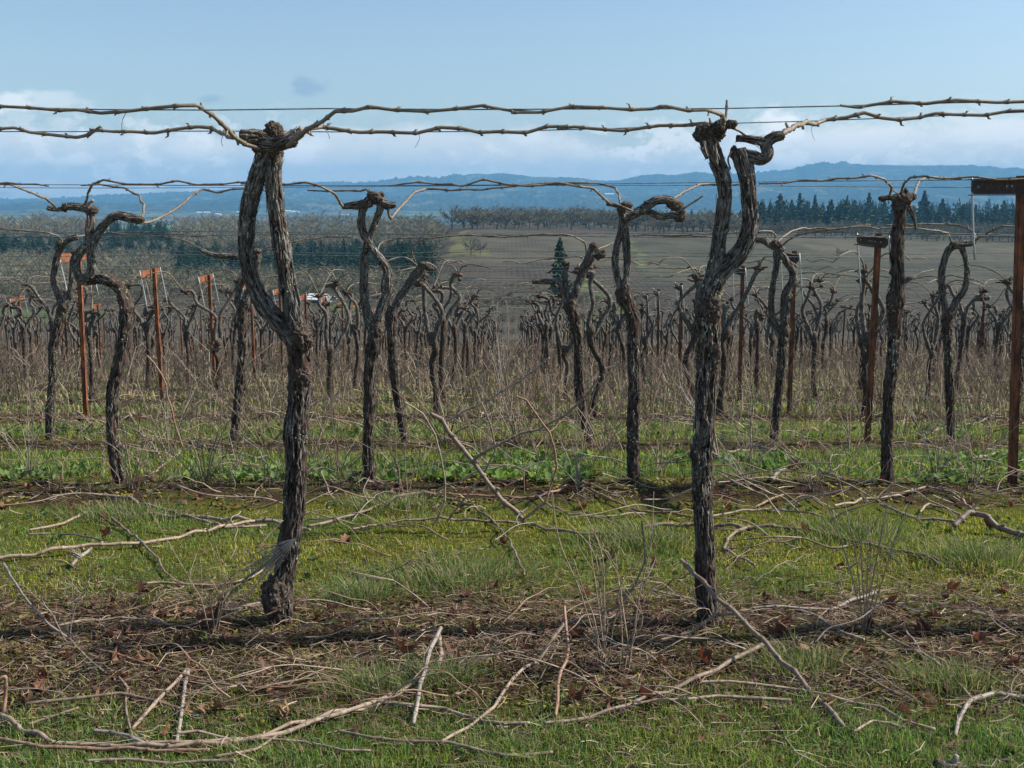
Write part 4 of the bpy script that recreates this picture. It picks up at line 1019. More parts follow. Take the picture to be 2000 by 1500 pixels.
make_vine('straight grapevine with a dark clubbed head, second row beside the rusty post', R2, 1735, 948,
  [('trunk', [(1735, 948, 12), (1733, 900, 10.5), (1733, 850, 10.5), (1734, 800, 10.5), (1737, 760, 11), (1743, 710, 11), (1747, 660, 12), (1747, 620, 14), (1749, 585, 17), (1752, 555, 14), (1751, 510, 12.5), (1752, 470, 12), (1757, 430, 11.5), (1760, 400, 12)]),
   ('arm', [(1758, 388, 9), (1742, 386, 6), (1722, 389, 5)]), ('stub', [(1765, 390, 6), (1777, 408, 5), (1785, 425, 3), (1789, 448, 1.5)]), ('stub', [(1758, 560, 7), (1772, 546, 4), (1788, 542, 3)])],
  [(1764, 388, 14, 0, (1.2, 1, .9)), (1756, 400, 12, 0, (1.1, 1, 1.3)), (1724, 388, 6, 0, (1.3, 1, .9)), (1768, 376, 7, 0, (.8, 1, 1)), (1750, 585, 16, 0, (1, 1, 1.3)), (1782, 385, 7, 0, (1, 1, 1))],
  [[(1737, 384, 3), (1740, 366, 3, -.2), (1726, 350, 3, -.42), (1702, 343, 3, -.5), (1670, 349, 2.8, -.5), (1637, 350, 2.7, -.5), (1608, 353, 2.6, -.5), (1570, 352, 2.5, -.5), (1530, 357, 2.3, -.5), (1482, 359, 2, -.5)],
   [(1762, 378, 3), (1764, 362, 3, -.15), (1778, 348, 2.9, -.4), (1806, 344, 2.8, -.5), (1835, 349, 2.7, -.5), (1900, 346, 2.6, -.5), (1950, 350, 2.4, -.5), (2040, 352, 2.3, -.5)],
   [(1786, 382, 3), (1790, 365, 3, .2), (1800, 350, 2.8, .4), (1830, 347, 2.6, .5), (1878, 351, 2.3, .5)],
   ([(1770, 400, 2), (1752, 378, 2, -.05), (1744, 372, 1.6, -.05)], SP), [(1786, 542, 2), (1800, 532, 2, .02), (1822, 527, 1.4, .05)]], seed=6)
# --- third row
R3 = 8.4
v3 = [
 ('grapevine with a thick pale limb curling at its top, third row at left', 98, 865,
  [('trunk', [(98, 866, 8.5), (98, 820, 8), (100, 775, 8), (103, 735, 7), (104, 690, 8.5), (110, 650, 10), (118, 620, 9), (124, 595, 9)]),
   ('limb', [(124, 600, 7), (112, 572, 6), (104, 545, 5.5), (108, 515, 5.5), (116, 490, 6), (120, 478, 7)]),
   ('limb', [(128, 596, 7), (139, 565, 6), (142, 530, 5.5), (143, 505, 5), (156, 492, 5)]), ('arm', [(120, 478, 6), (132, 468, 6), (152, 462, 5)])],
  [(119, 479, 8, 0, (1, 1, 1.1)), (150, 494, 7, 0, (1.5, 1, .8)), (125, 598, 9, 0, (1, 1, 1.3))],
  [[(122, 472, 2, -.1), (115, 462, 2.1, -.3), (95, 455, 2, -.36), (60, 452, 2, -.36), (-20, 446, 1.8, -.36)], [(152, 462, 2, .1), (205, 454, 1.8, .36), (250, 459, 1.8, .36), (330, 457, 1.7, .36), (405, 463, 1.6, .36)]]),
 ('dark leaning grapevine with a knotted arm reaching left behind the nearest left vine', 457, 865,
  [('trunk', [(457, 868, 9), (460, 830, 7.5), (465, 780, 7.5), (470, 735, 8), (474, 690, 8.5), (474, 650, 8.5), (473, 610, 9), (480, 585, 9)]),
   ('limb', [(478, 590, 7), (490, 560, 6), (500, 535, 6), (504, 510, 6), (502, 495, 7)]), ('limb', [(470, 605, 6), (463, 588, 5), (468, 565, 4.5), (478, 540, 4.5), (482, 510, 5)]),
   ('arm', [(500, 497, 6), (470, 500, 6), (440, 500, 5.5), (415, 497, 4.5), (392, 489, 2.5)])],
  [(500, 492, 8, 0, (1.4, 1, .8)), (450, 500, 6, 0, (1.8, 1, .7)), (475, 600, 9, 0, (1, 1, 1.2))],
  [[(512, 490, 1.8, -.1), (540, 478, 1.8, -.36), (620, 465, 1.8, -.36), (680, 462, 1.7, -.36), (690, 468, 1.6, -.36)], [(410, 494, 2, .1), (360, 470, 1.8, .3), (300, 461, 1.7, .36), (200, 455, 1.6, .36)]]),
 ('leaning grapevine with a smooth pale limb slanting right, in the third row', 790, 865,
  [('trunk', [(792, 866, 8), (785, 820, 8), (776, 770, 8), (769, 720, 8.5), (766, 670, 8.5), (765, 620, 10), (768, 600, 9)]),
   ('limb', [(766, 615, 8), (778, 587, 7.5), (797, 557, 7), (815, 532, 7.5), (829, 515, 6)]), ('limb', [(764, 612, 6), (755, 590, 4.5), (748, 560, 4), (752, 535, 4)])],
  [(828, 518, 8, 0, (1.4, 1, .8)), (766, 615, 9, 0, (1, 1, 1.5)), (840, 525, 5, 0, (1.5, 1, .8))],
  [[(810, 510, 2.4), (803, 495, 2.2, -.1), (812, 475, 2.2, -.3), (830, 467, 2, -.36), (900, 460, 2, -.36), (1000, 462, 1.8, -.36), (1060, 458, 1.7, -.36)], [(832, 512, 2), (850, 520, 2, .1), (858, 535, 1.5, .15)],
   [(735, 495, 1.8, .2), (742, 478, 2, .3), (770, 466, 2, .36), (850, 463, 1.8, .36), (890, 458, 1.6, .36)]]),
 ('dense many-limbed grapevine in front of the lone tall conifer', 1148, 865,
  [('trunk', [(1150, 866, 8), (1142, 820, 8), (1133, 770, 8.5), (1130, 720, 8.5), (1130, 670, 9), (1122, 625, 11), (1112, 590, 12)]),
   ('limb', [(1115, 600, 9), (1128, 560, 8), (1138, 530, 8), (1150, 505, 8), (1160, 478, 7)]), ('limb', [(1112, 595, 8), (1098, 565, 6), (1090, 550, 5), (1070, 550, 4.5), (1040, 550, 4)]),
   ('limb', [(1108, 590, 7), (1105, 560, 5), (1103, 535, 5), (1106, 520, 5)]), ('arm', [(1145, 500, 7), (1165, 495, 6.5), (1182, 490, 5.5)])],
  [(1160, 482, 8, 0, (1, 1, 1.2)), (1172, 498, 8, 0, (1.4, 1, .8)), (1115, 595, 13, 0, (1, 1, 1.4)), (1104, 515, 6, 0, (1.2, 1, .9)), (1062, 548, 5, 0, (1.8, 1, .7))],
  [[(1145, 490, 2, -.1), (1140, 472, 2.1, -.3), (1118, 460, 2, -.36), (1060, 458, 2, -.36), (980, 462, 1.8, -.36), (905, 460, 1.7, -.36)], [(1165, 488, 2, .1), (1190, 478, 2, .3), (1225, 462, 1.8, .36), (1300, 460, 1.8, .36), (1380, 462, 1.7, .36)]]),
 ('grapevine with a big open loop and broad forked head, in the third row', 1512, 866,
  [('trunk', [(1511, 867, 9), (1515, 820, 8), (1520, 770, 7.5), (1525, 725, 8.5), (1528, 680, 9.5), (1530, 645, 11)]),
   ('limb', [(1528, 660, 8), (1512, 630, 6), (1506, 600, 5.5), (1509, 560, 5.5), (1516, 520, 5.5), (1516, 490, 6)]), ('limb', [(1532, 650, 9), (1533, 610, 8), (1535, 575, 8), (1548, 550, 7), (1548, 530, 7), (1535, 510, 6.5), (1520, 488, 7)]),
   ('arm', [(1530, 490, 7), (1510, 480, 7.5), (1490, 470, 6.5), (1475, 468, 5)])],
  [(1515, 478, 9, 0, (1.3, 1, .9)), (1531, 645, 11, 0, (1, 1, 1.4)), (1538, 580, 8, 0, (1.2, 1, 1))],
  [[(1515, 470, 2.2), (1510, 455, 2.2, -.2), (1490, 452, 2.2, -.36), (1400, 456, 2, -.36), (1300, 460, 1.9, -.36)], [(1520, 472, 2.2), (1545, 452, 2.3, .2), (1580, 446, 2.2, .36), (1640, 446, 2, .36), (1700, 440, 2, .36)],
   [(1530, 478, 2.4), (1560, 458, 2.3, -.2), (1620, 448, 2.2, -.36), (1690, 442, 2, -.36), (1720, 448, 1.8, -.36)]]),
 ('grapevine with an egg-shaped loop of two limbs, third row between rusty post and right edge', 1855, 862,
  [('trunk', [(1858, 864, 8), (1857, 820, 7), (1855, 770, 8), (1853, 720, 7.5), (1852, 670, 8), (1850, 635, 9.5), (1852, 610, 9)]),
   ('limb', [(1850, 625, 7), (1843, 590, 6), (1839, 550, 6), (1842, 515, 6), (1852, 490, 6.5), (1865, 478, 6.5)]), ('limb', [(1858, 620, 7), (1868, 590, 5.5), (1884, 565, 5.5), (1889, 530, 5), (1884, 500, 5), (1878, 482, 5.5)]),
   ('arm', [(1860, 480, 7), (1880, 477, 7), (1905, 472, 5)])],
  [(1866, 478, 8, 0, (1.4, 1, .8)), (1892, 476, 7, 0, (1.5, 1, .8)), (1853, 615, 9, 0, (1, 1, 1.4))],
  [[(1858, 472, 2.2), (1850, 455, 2.2, -.2), (1820, 450, 2.2, -.36), (1770, 446, 2, -.36), (1720, 446, 1.8, -.36)], [(1905, 466, 2.2), (1900, 452, 2.3, .2), (1870, 440, 2.2, .36), (1800, 438, 2, .36), (1730, 440, 1.8, .36)],
   [(1905, 470, 2.4), (1930, 455, 2.4, -.2), (1960, 441, 2.2, -.36), (2040, 448, 2, -.36)]])]
for i, (l, bx, by, limbs, bl, cn) in enumerate(v3): make_vine(l, R3, bx, by, limbs, bl, cn, seed=10 + i)

# ------------------------------------------------------------------ the rows behind: vines of ten builds, copied
def proto_vine(seed):
    rg = np.random.default_rng(seed); parts = []
    zs = rg.uniform(.6, 1.05); style = seed % 4; xw = rg.uniform(-.05, .05)
    tr = [(0, 0, -.06, .045), (rg.normal(0, .015), 0, .2, .034), (rg.normal(0, .03), rg.normal(0, .02), .5, .031), (xw + rg.normal(0, .02), 0, zs - .12, .036), (xw, 0, zs, .042)]
    limbs = [('trunk', tr)]; heads = []
    for s in (-1, 1):
        sp = rg.uniform(.07, .17); hx = xw + s * rg.uniform(-.05, .16); hz = rg.uniform(1.34, 1.54); yo = s * rg.uniform(.0, .12) * (1 if seed % 2 else -1)
        zm = (zs + hz) / 2
        if style == 1: sp *= .35; hx = xw + s * rg.uniform(.12, .3)
        if style == 2 and s > 0: hz = rg.uniform(1.15, 1.38); sp *= .5
        if style == 3: hx = xw + rg.uniform(-.2, .2); sp *= rg.uniform(.5, 1.3)
        l = [(xw, 0, zs - .08, .032), (xw + s * sp * .7, yo * .3, zs + .1, .026), (xw + s * sp * rg.uniform(.9, 1.25), yo * .6, zm, .022), (hx * .6 + (xw + s * sp) * .4, yo, hz - .1, .022), (hx, yo, hz, .024)]
        l[2:4] = [(q[0] + rg.normal(0, .035), q[1] + rg.normal(0, .02), q[2] + rg.normal(0, .03), q[3]) for q in l[2:4]]
        if rg.uniform() < .5: l.append((hx + s * rg.uniform(.05, .16), yo, hz + rg.uniform(0, .05), .018))
        limbs.append(('limb', l)); heads.append(np.array(l[-1][:3]))
    out = []
    for k, (nm, p) in enumerate(limbs):
        mb = MB(); tube(mb, p, 12, .03, bark=.28, seed=seed * 3 + k, lump=.3, twist=1.5)
        out.append((nm, mb.mesh(nm, M_BARKT if nm == 'trunk' else M_BARK)))
    for k, h in enumerate(heads):
        hb = MB(); blob(hb, h, .031, 3, .5, seed * 5 + k, (1.7, 1, .8)); blob(hb, h + rg.normal(0, .035, 3), .024, 3, .5, seed * 7 + k); shreds(hb, h, .035, (1.4, 1, 1), 8, seed + k)
        for q in range(4):
            a = rg.uniform(-1, 1); e = h + np.array([a * .13, rg.normal(0, .02), -.01 + .09 * (1 - abs(a))])
            tube(hb, [(*h, .012), (*((h + e) / 2 + rg.normal(0, .01, 3)), .010), (*e, .007)], 6, .02, bark=.2, seed=k)
        out.append(('gnarled_head', hb.mesh('gnarled_head', M_HEAD)))
    hb = MB(); blob(hb, (xw, 0, zs), .045, 2, .4, seed, (1, 1, 1.4)); out.append(('gnarled_knot', hb.mesh('gnarled_knot', M_HEAD)))
    for k, h in enumerate(heads):
        for s in (-1, 1):
            if rg.uniform() < .12: continue
            ln = rg.uniform(.5, .85); yo = (.36 if (k + (s > 0)) % 2 else -.36); rise = rg.uniform(.0, .09)
            x0 = h[0]; p = [(*h, .007), (x0 + s * .05, h[1] + .1 * np.sign(yo), h[2] + .07 + rise * .5, .0075), (x0 + s * .16, h[1] + .6 * (yo - h[1]), max(1.57 + rise, h[2] + .08), .007), (x0 + s * .32, yo, 1.585 + rise * .4, .0065)]
            n = 5
            for j in range(1, n + 1): p.append((x0 + s * (.32 + (ln - .32) * j / n), yo + rg.normal(0, .01), 1.575 + rg.normal(0, .012), .0062 - .0025 * j / n))
            mb = MB(); tube(mb, p, 5, .04, nodes=.09, nodeamp=.5, seed=seed + k)
            out.append(('cane', mb.mesh('cane', M_CANE)))
    return out
PV = [proto_vine(200 + i) for i in range(20)]
rv = np.random.default_rng(17); nv = 0; far = MB()
for ri in range(3, 31):
    d = ROWS[ri]; hw = d * .463 * 1.06 + .8
    ks = np.arange(math.floor((-hw + .8) / 1.45), math.ceil((hw + .8) / 1.45) + 1)
    for j, kk in enumerate(ks):
        x = -.8 + 1.45 * kk + rv.normal(0, .07); dy = rv.normal(0, .03)
        if rv.uniform() < .10: continue
        if any(abs(x - px) < .12 for px in POSTX): x += .15
        mir = rv.choice([-1, 1]); sc = rv.uniform(.88, 1.04); zr = rv.normal(0, .12) + (pi if rv.uniform() < .5 else 0)
        g = float(zg(x, d))
        if ri < 19 and nv < 296:
            nv += 1
            rn = ORD[ri] if ri < 20 else ''
            l = 'small bare looped grapevine, %s from the left in the %s row' % (nth(j), rn)
            if ri < 8:
                px = 1000 + x / (d * cos(PITCH) - g * sin(PITCH)) * F
                side_ = 'seen left of the nearest vines' if px < 470 else 'seen between the nearest vines' if px < 1380 else 'seen right of the nearest vines'
                same = [q for q in range(len(ks)) if True]
                l = 'looped grapevine %s, %s in the %s row' % (side_, nth(j), rn)
            e = empty('grapevine', (x, d + dy, g)); e.rotation_euler = (rv.normal(0, .02), rv.normal(0, .03), zr); e.scale = (sc * mir, sc, sc)
            tag(e, l, 'grapevine', ('vines of the %s row' % rn))
            for nm, me in PV[rv.integers(0, 20)]:
                o = bpy.data.objects.new(nm, me); COL.objects.link(o); o.parent = e
        else:
            for s in (-1, 1):
                w = rv.uniform(.08, .16); zs = g + rv.uniform(.75, .95)
                if s < 0: tube(far, [(x, d, g - .05, .04), (x + rv.normal(0, .03), d, g + .4, .032), (x, d, zs, .04)], 5, .2)
                tube(far, [(x, d, zs, .03), (x + s * w, d, zs + .25, .022), (x + s * w * .6, d, zs + .5, .022), (x + s * w * 1.2, d, g + 1.5, .03)], 4, .15)
                tube(far, [(x + s * w * 1.2, d, g + 1.48, .008), (x + s * .3, d, g + 1.6, .008), (x + s * .7, d, g + 1.58, .006)], 3, .2)
tag(far.build('distant_grapevines', M_BARK), kind='stuff')
print('vines', nv)
# ------------------------------------------------------------------ grass, moss, litter
rgn = np.random.default_rng(3)
def row_phase(d): return np.abs(((d - 3.42 + 1.2) % 2.4) - 1.2)          # 0 under a row of vines, 1.2 in mid alley
def scatter(n, d0, d1, pw=1.0):
    d = d0 + (d1 - d0) * rgn.uniform(0, 1, n) ** pw
    x = rgn.uniform(-1, 1, n) * (0.5 * d + 1.25)
    return x, d
def blades(n, d0, d1, hgt, wid, seg=2, keep=None, pal=None, pw=1.0, lean=.55):
    x, d = scatter(n, d0, d1, pw)
    k = keep(x, d); x, d = x[k], d[k]; n = len(x)
    g = zg(x, d); clump = n2(x, d, 7, 91, 2); dens = n2(x, d, 1.6, 92, 3)
    h = hgt * rgn.uniform(.45, 1.25, n) * (.6 + .8 * clump); w = wid * rgn.uniform(.6, 1.3, n)
    a = rgn.uniform(0, 2 * pi, n) ; fa = a + rgn.normal(0, .7, n) + pi / 2
    ln = lean * rgn.uniform(.2, 1.6, n)
    s = np.stack([np.cos(a), np.sin(a), 0 * a], -1) * w[:, None] / 2
    f = np.stack([np.cos(fa), np.sin(fa), 0 * a], -1) * (h * ln)[:, None]
    b = np.stack([x, d, g - .004], -1); up = np.array([0, 0, 1.0])
    m = b + f * .35 + up * (h * .62)[:, None]; t = b + f + up * (h * np.clip(1.0 - .25 * ln, .3, 1))[:, None]
    V = np.stack([b - s, b + s, m - s * .8, m + s * .8, t], 1).reshape(-1, 3)
    i = np.arange(n)[:, None] * 5
    Q = i + [0, 1, 3, 2]; T = i + [2, 3, 4]
    c = pal(x, d, n); C = np.repeat(c, 5, 0)
    return V, Q, T, C
def pal_grass(x, d, n):
    m = n2(x, d, 2.2, 71, 3); r = rgn.uniform(0, 1, n)
    A = np.array([.155, .25, .062]); B = np.array([.39, .375, .055]); Cc = np.array([.075, .17, .055]); D = np.array([.40, .33, .20]); E = np.array([.17, .20, .12])
    yel = np.clip((m - .38) * 4, 0, 1)[:, None] * np.where((d > 3.85) & (d < 5.9), 1.0, .35)[:, None]
    c = A * (1 - yel) + B * yel
    c = np.where((r < .22)[:, None], Cc, c); c = np.where(((r > .22) & (r < .34))[:, None], E, c)
    dry = np.where(d < 3.3, .11, .07) + .30 * np.exp(-(row_phase(d) / .35) ** 2) + np.clip((d - 8) / 14, 0, .5)
    c = np.where((r > 1 - dry)[:, None], D, c)
    return c * rgn.uniform(.6, 1.5, (n, 1))
def keep_grass(x, d):
    ph = row_phase(d) + .35 * (n2(x, d, 1.7, 33, 3) - .5)
    p = np.clip((ph - .36) / .34, .05, 1) * np.clip(.35 + 1.5 * (n2(x, d, 2.6, 35, 3) - .25), .2, 1)
    return rgn.uniform(0, 1, len(x)) < p
gb = MB()
for a in (dict(n=270000, d0=2.15, d1=3.45, hgt=.032, wid=.0026), dict(n=235000, d0=3.4, d1=6.3, hgt=.024, wid=.0034), dict(n=100000, d0=6.2, d1=11, hgt=.055, wid=.0075), dict(n=50000, d0=11, d1=24, hgt=.09, wid=.016)):
    V, Q, T, C = blades(keep=keep_grass, pal=pal_grass, **a); gb.add(V, Q, T, None, C)
# taller tussocks of finer green
tx = [(860, 1330, .12), (720, 1350, .12), (880, 1135, .30), (700, 1170, .12), (1560, 1310, .14), (1850, 1340, .14), (760, 990, .25), (1250, 1060, .25), (250, 1010, .3), (1650, 1050, .3), (1900, 1090, .25), (1700, 905, .3)]
for (px, py, rad) in tx:
    c = hit(px, py); n = int(900 * rad / .2 * min(1, 16 / c[1] ** 2 * 1.2) + 150)
    x = c[0] + rgn.normal(0, rad * .5, n); d = c[1] + rgn.normal(0, rad * .35, n); h = rgn.uniform(.03, .085, n); a = rgn.uniform(0, 2 * pi, n)
    s = np.stack([np.cos(a), np.sin(a), a * 0], -1) * (.0012 * c[1] / 3.2 * rgn.uniform(.7, 1.3, n))[:, None]
    o = np.stack([x - c[0], d - c[1], a * 0], -1) / rad * .04 + np.stack([np.sin(a), -np.cos(a), a * 0], -1) * .035
    b = np.stack([x, d, zg(x, d) - .003], -1); m = b + o * .4 + np.array([0, 0, .6]) * h[:, None]; t = b + o * 1.2 + np.array([0, 0, .95]) * h[:, None]
    i = np.arange(n)[:, None] * 5
    col = np.where((rgn.uniform(0, 1, n) < .3)[:, None], np.array([.34, .29, .19]), np.array([.13, .19, .06])) * rgn.uniform(.6, 1.4, (n, 1))
    gb.add(np.stack([b - s, b + s, m - s * .8, m + s * .8, t], 1).reshape(-1, 3), i + [0, 1, 3, 2], i + [2, 3, 4], None, np.repeat(col, 5, 0))
tag(gb.build('grass', M_GRASS, None, False), kind='stuff')

# dry straw lying flat, thick under the rows
sb = MB()
def straw(n, d0, d1, ln, wd, row_w, up=.25, seed=0, dens=1.0, palette=None):
    x, d = scatter(n, d0, d1)
    p = np.exp(-(row_phase(d + .25 * (n2(x, d, 1.1, 44, 2) - .5)) / row_w) ** 2) + .10 * dens
    k = rgn.uniform(0, 1, n) < p * np.clip(.2 + 1.6 * (n2(x, d, 3.0, 46, 3) - .2), .1, 1); x, d = x[k], d[k]; n = len(x)
    a = np.where(rgn.uniform(0, 1, n) < .6, rgn.normal(0, .45, n), rgn.uniform(0, pi, n)); l = ln * rgn.uniform(.3, 1.6, n); w = wd * rgn.uniform(.5, 1.3, n)
    f = np.stack([np.cos(a), np.sin(a), rgn.normal(0, up, n)], -1) * l[:, None] / 2
    s = np.stack([-np.sin(a), np.cos(a), rgn.normal(0, .5, n)], -1) * w[:, None] / 2
    c = np.stack([x, d, zg(x, d) + rgn.uniform(.003, .028, n)], -1); bow = np.stack([-np.sin(a), np.cos(a), np.abs(rgn.normal(.2, .3, n))], -1) * (l * rgn.normal(0, .13, n))[:, None]
    V = np.stack([c - f - s, c - f + s, c + bow + s, c + bow - s, c + f + s * .6, c + f - s * .6], 1).reshape(-1, 3)
    i = np.arange(n)[:, None] * 6
    P_ = np.array(palette or [[.27, .20, .135], [.17, .105, .07], [.40, .33, .24], [.11, .065, .045], [.22, .16, .115], [.075, .045, .032], [.10, .06, .042]])
    C = P_[rgn.integers(0, len(P_), n)] * rgn.uniform(.7, 1.2, (n, 1))
    sb.add(V, np.vstack([i + [0, 1, 2, 3], i + [3, 2, 4, 5]]), None, None, np.repeat(C, 6, 0))
straw(102000, 2.15, 4.6, .045, .0020, .58, .22)
straw(7000, 2.15, 4.6, .14, .0024, .50, .12)
straw(30000, 4.6, 9.2, .075, .0036, .30, .3)
straw(30000, 9.0, 22, .14, .009, .8, .5, dens=4)
tag(sb.build('straw_litter', M_STRAW, None, False), kind='stuff')
lb = MB()
def crumbs(n, d0, d1, size, row_w, cols, zoff=.01):
    x, d = scatter(n, d0, d1); p = np.exp(-(row_phase(d) / row_w) ** 2) + .05
    k = rgn.uniform(0, 1, n) < p * np.clip(2.8 * (n2(x, d, 3.4, 48, 3) - .28), .08, 1); x, d = x[k], d[k]; n = len(x)
    s = size * rgn.uniform(.4, 1.5, n); c = np.stack([x, d, zg(x, d) + zoff * rgn.uniform(.3, 1.3, n)], -1)
    V = c[:, None, :] + rgn.normal(0, .45, (n, 4, 3)) * np.array([1, 1, .55]) * s[:, None, None]
    i = np.arange(n)[:, None] * 4; C = np.array(cols)[rgn.integers(0, len(cols), n)] * rgn.uniform(.6, 1.3, (n, 1))
    lb.add(V.reshape(-1, 3), None, np.vstack([i + [0, 1, 2], i + [0, 2, 3]]), None, np.repeat(C, 4, 0))
crumbs(64000, 2.15, 4.7, .015, .52, [[.10, .055, .035], [.16, .08, .05], [.22, .13, .09], [.06, .04, .03], [.13, .12, .03], [.18, .16, .04]])
crumbs(11000, 4.7, 11, .026, .30, [[.10, .055, .035], [.16, .08, .05], [.07, .045, .03], [.13, .12, .03], [.2, .15, .11]])
tag(lb.build('leaf_litter', M_LEAFD, None, False), kind='stuff')
# bright broad-leaved weeds in the strip under the second row, and cushions of moss
wb = MB()
def rosettes(n, d0, d1, xs, size, pal):
    for k in range(n):
        d = rgn.uniform(d0, d1); x = (rgn.uniform(-1, 1) * (.5 * d + .4)) if xs is None else rgn.normal(*xs[rgn.integers(0, len(xs))])
        if n2(x, d, 1.4, 55, 2) < .52: continue
        g = float(zg(x, d)); col = np.array(pal[rgn.integers(0, len(pal))]) * rgn.uniform(.7, 1.3)
        for q in range(rgn.integers(4, 9)):
            a = rgn.uniform(0, 2 * pi); l = size * rgn.uniform(.5, 1.3); w = l * .30; el = rgn.uniform(.2, 1.3)
            f = np.array([cos(a) * cos(el), sin(a) * cos(el), sin(el)]); s = np.array([-sin(a), cos(a), 0]) * w
            b = np.array([x, d, g]); m = b + f * l * .6; t = b + f * l + np.array([0, 0, -.15 * l])
            wb.add([b, m - s, m + s, t, m - np.array([0, 0, .1 * l])], None, [[0, 4, 1], [0, 2, 4], [1, 4, 3], [4, 2, 3]], None, col * rgn.uniform(.85, 1.15))
rosettes(1700, 6.0, 7.5, None, .070, [[.12, .20, .05], [.08, .15, .04], [.18, .26, .08], [.13, .18, .08]])
rosettes(500, 8.6, 9.6, None, .08, [[.12, .2, .05], [.09, .15, .04]])
rosettes(420, 2.3, 5.6, None, .03, [[.06, .12, .03], [.08, .14, .05]])
tag(wb.build('broadleaf_weeds', M_GRASS, None, False), kind='stuff')
mo = MB(); v1, f1 = ico(1)
def moss(n, d0, d1, sz, spread):
    cx, cd = scatter(n, d0, d1)
    for k in range(n):
        if row_phase(cd[k]) > .5 and rgn.uniform() < .75: continue
        m = rgn.integers(14, 40); col = np.array([[.16, .15, .025], [.10, .10, .02], [.20, .17, .03], [.12, .08, .02]][rgn.integers(0, 4)])
        X = cx[k] + rgn.normal(0, spread, m); D = cd[k] + rgn.normal(0, spread * .7, m); G = zg(X, D)
        for q in range(m):
            mo.add(v1 * sz * rgn.uniform(.5, 1.2, (len(v1), 1)) * np.array([1, 1, .55]) + np.array([X[q], D[q], G[q] + .002]), None, f1, None, col * rgn.uniform(.6, 1.3))
moss(130, 2.8, 4.2, .010, .05); moss(50, 5.4, 6.5, .016, .08)
tag(mo.build('moss_cushions', attr_mat('moss', .1, .95), None, True), kind='stuff')

# brown tangle of dead weed stalks filling the rows further off
tb = MB()
def thicket(n, d0, d1, pw, h, wd, row_w, base_p):
    x, d = scatter(n, d0, d1, pw)
    p = np.exp(-(row_phase(d) / row_w) ** 2) + base_p
    k = rgn.uniform(0, 1, n) < p * np.clip(3.6 * (n2(x, d, .8, 63, 3) - .36), .06, 1); x, d = x[k], d[k]; n = len(x)
    hh = h * rgn.uniform(.2, 1.2, n) ** 1.3 * (.3 + 1.5 * n2(x, d, .7, 64, 2)); w = wd * (d / 8) ** .75 * rgn.uniform(.5, 1.3, n); a = rgn.uniform(0, 2 * pi, n); ln = np.abs(rgn.normal(0, .55, n))
    f = np.stack([np.cos(a), np.sin(a), a * 0], -1) * (hh * ln)[:, None]; s = np.stack([np.ones(n), rgn.normal(0, .4, n), rgn.normal(0, .3, n)], -1) * w[:, None] / 2
    b = np.stack([x, d, zg(x, d)], -1); up = np.array([0, 0, 1.0]) * hh[:, None]
    j = rgn.normal(0, .05, (n, 3)) * hh[:, None]
    p1 = b + f * .2 + up * .4 + j; p2 = b + f * .6 + up * (.75) - j; p3 = b + f * 1.15 + up * rgn.uniform(.6, 1.05, n)[:, None]
    V = np.stack([b - s, b + s, p1 - s * .9, p1 + s * .9, p2 - s * .7, p2 + s * .7, p3 - s * .3, p3 + s * .3], 1).reshape(-1, 3)
    i = np.arange(n)[:, None] * 8
    P_ = np.array([[.24, .17, .125], [.30, .235, .175], [.16, .115, .085], [.38, .31, .24], [.23, .155, .11], [.11, .08, .065]])
    C = np.repeat(P_[rgn.integers(0, 6, n)] * rgn.uniform(.7, 1.2, (n, 1)), 8, 0)
    tb.add(V, np.vstack([i + [0, 1, 3, 2], i + [2, 3, 5, 4], i + [4, 5, 7, 6]]), None, None, C)
    # side twigs
    q = rgn.integers(0, n, n * 2); t = rgn.uniform(.3, 1, len(q))[:, None]; r0 = p1[q] * (1 - t) + p3[q] * t
    dr = rgn.normal(0, 1, (len(q), 3)); dr[:, 2] = np.abs(dr[:, 2]) * .6; e = r0 + dr * (hh[q] * .16)[:, None]; ss = s[q] * .55
    ii = np.arange(len(q))[:, None] * 3
    tb.add(np.stack([r0 - ss, r0 + ss, e], 1).reshape(-1, 3), None, ii + [0, 1, 2], None, np.repeat(P_[rgn.integers(0, 6, len(q))] * .95, 3, 0))
thicket(6500, 5.7, 9.2, 1.0, .30, .0034, .5, .12)
thicket(26000, 8.6, 24, 1.15, .52, .0044, .7, .16)
thicket(20000, 20, 80, 1.2, .45, .0065, 1.2, .4)
thicket(1100, 2.9, 4.2, 1.0, .12, .0022, .45, .02)
tag(tb.build('dead_weed_stalks', M_STRAW, None, False), kind='stuff')

# ------------------------------------------------------------------ prunings on the ground, one by one
def hit_path(pts):
    o = []
    for p in pts:
        x, y, r = p[:3]; h = p[3] if len(p) > 3 else .028
        q = hit(x, y, h); o.append((*q, r * scale_at(x, y, q[1])))
    return np.array(o)
gi = [0]
def ground_cane(label, pts, m, r0=3.5, r1=None, Y=None, h=.020, gap=.08, group=None, nr=9):
    n = len(pts); r1 = r1 or r0 * .7; P2 = []
    for i, p in enumerate(pts):
        t = i / (n - 1); P2.append((p[0], p[1], r0 * (1 - t) + r1 * t, (p[2] if len(p) > 2 else (0 if Y else h))))
    a = path3(P2, Y) if Y else hit_path(P2)
    a[:, 3] *= .86; base = a[0, :3].copy(); a[:, :3] -= base; mb = MB(); gi[0] += 1; a = kink(a, gap, gi[0])
    c, r, nn, b, L = tube(mb, a, nr, .008, spline='lin', nodes=gap, nodeamp=.4, seed=gi[0])
    buds(mb, c, r, nn, b, L, gap, gi[0], .7, 4)
    o = mb.build('pruned_cane', m); o.location = base; tag(o, label, 'cane', group); return o
T_, D_, R_, O_ = M_CUT, M_CUTD, M_CUTR, M_OLD
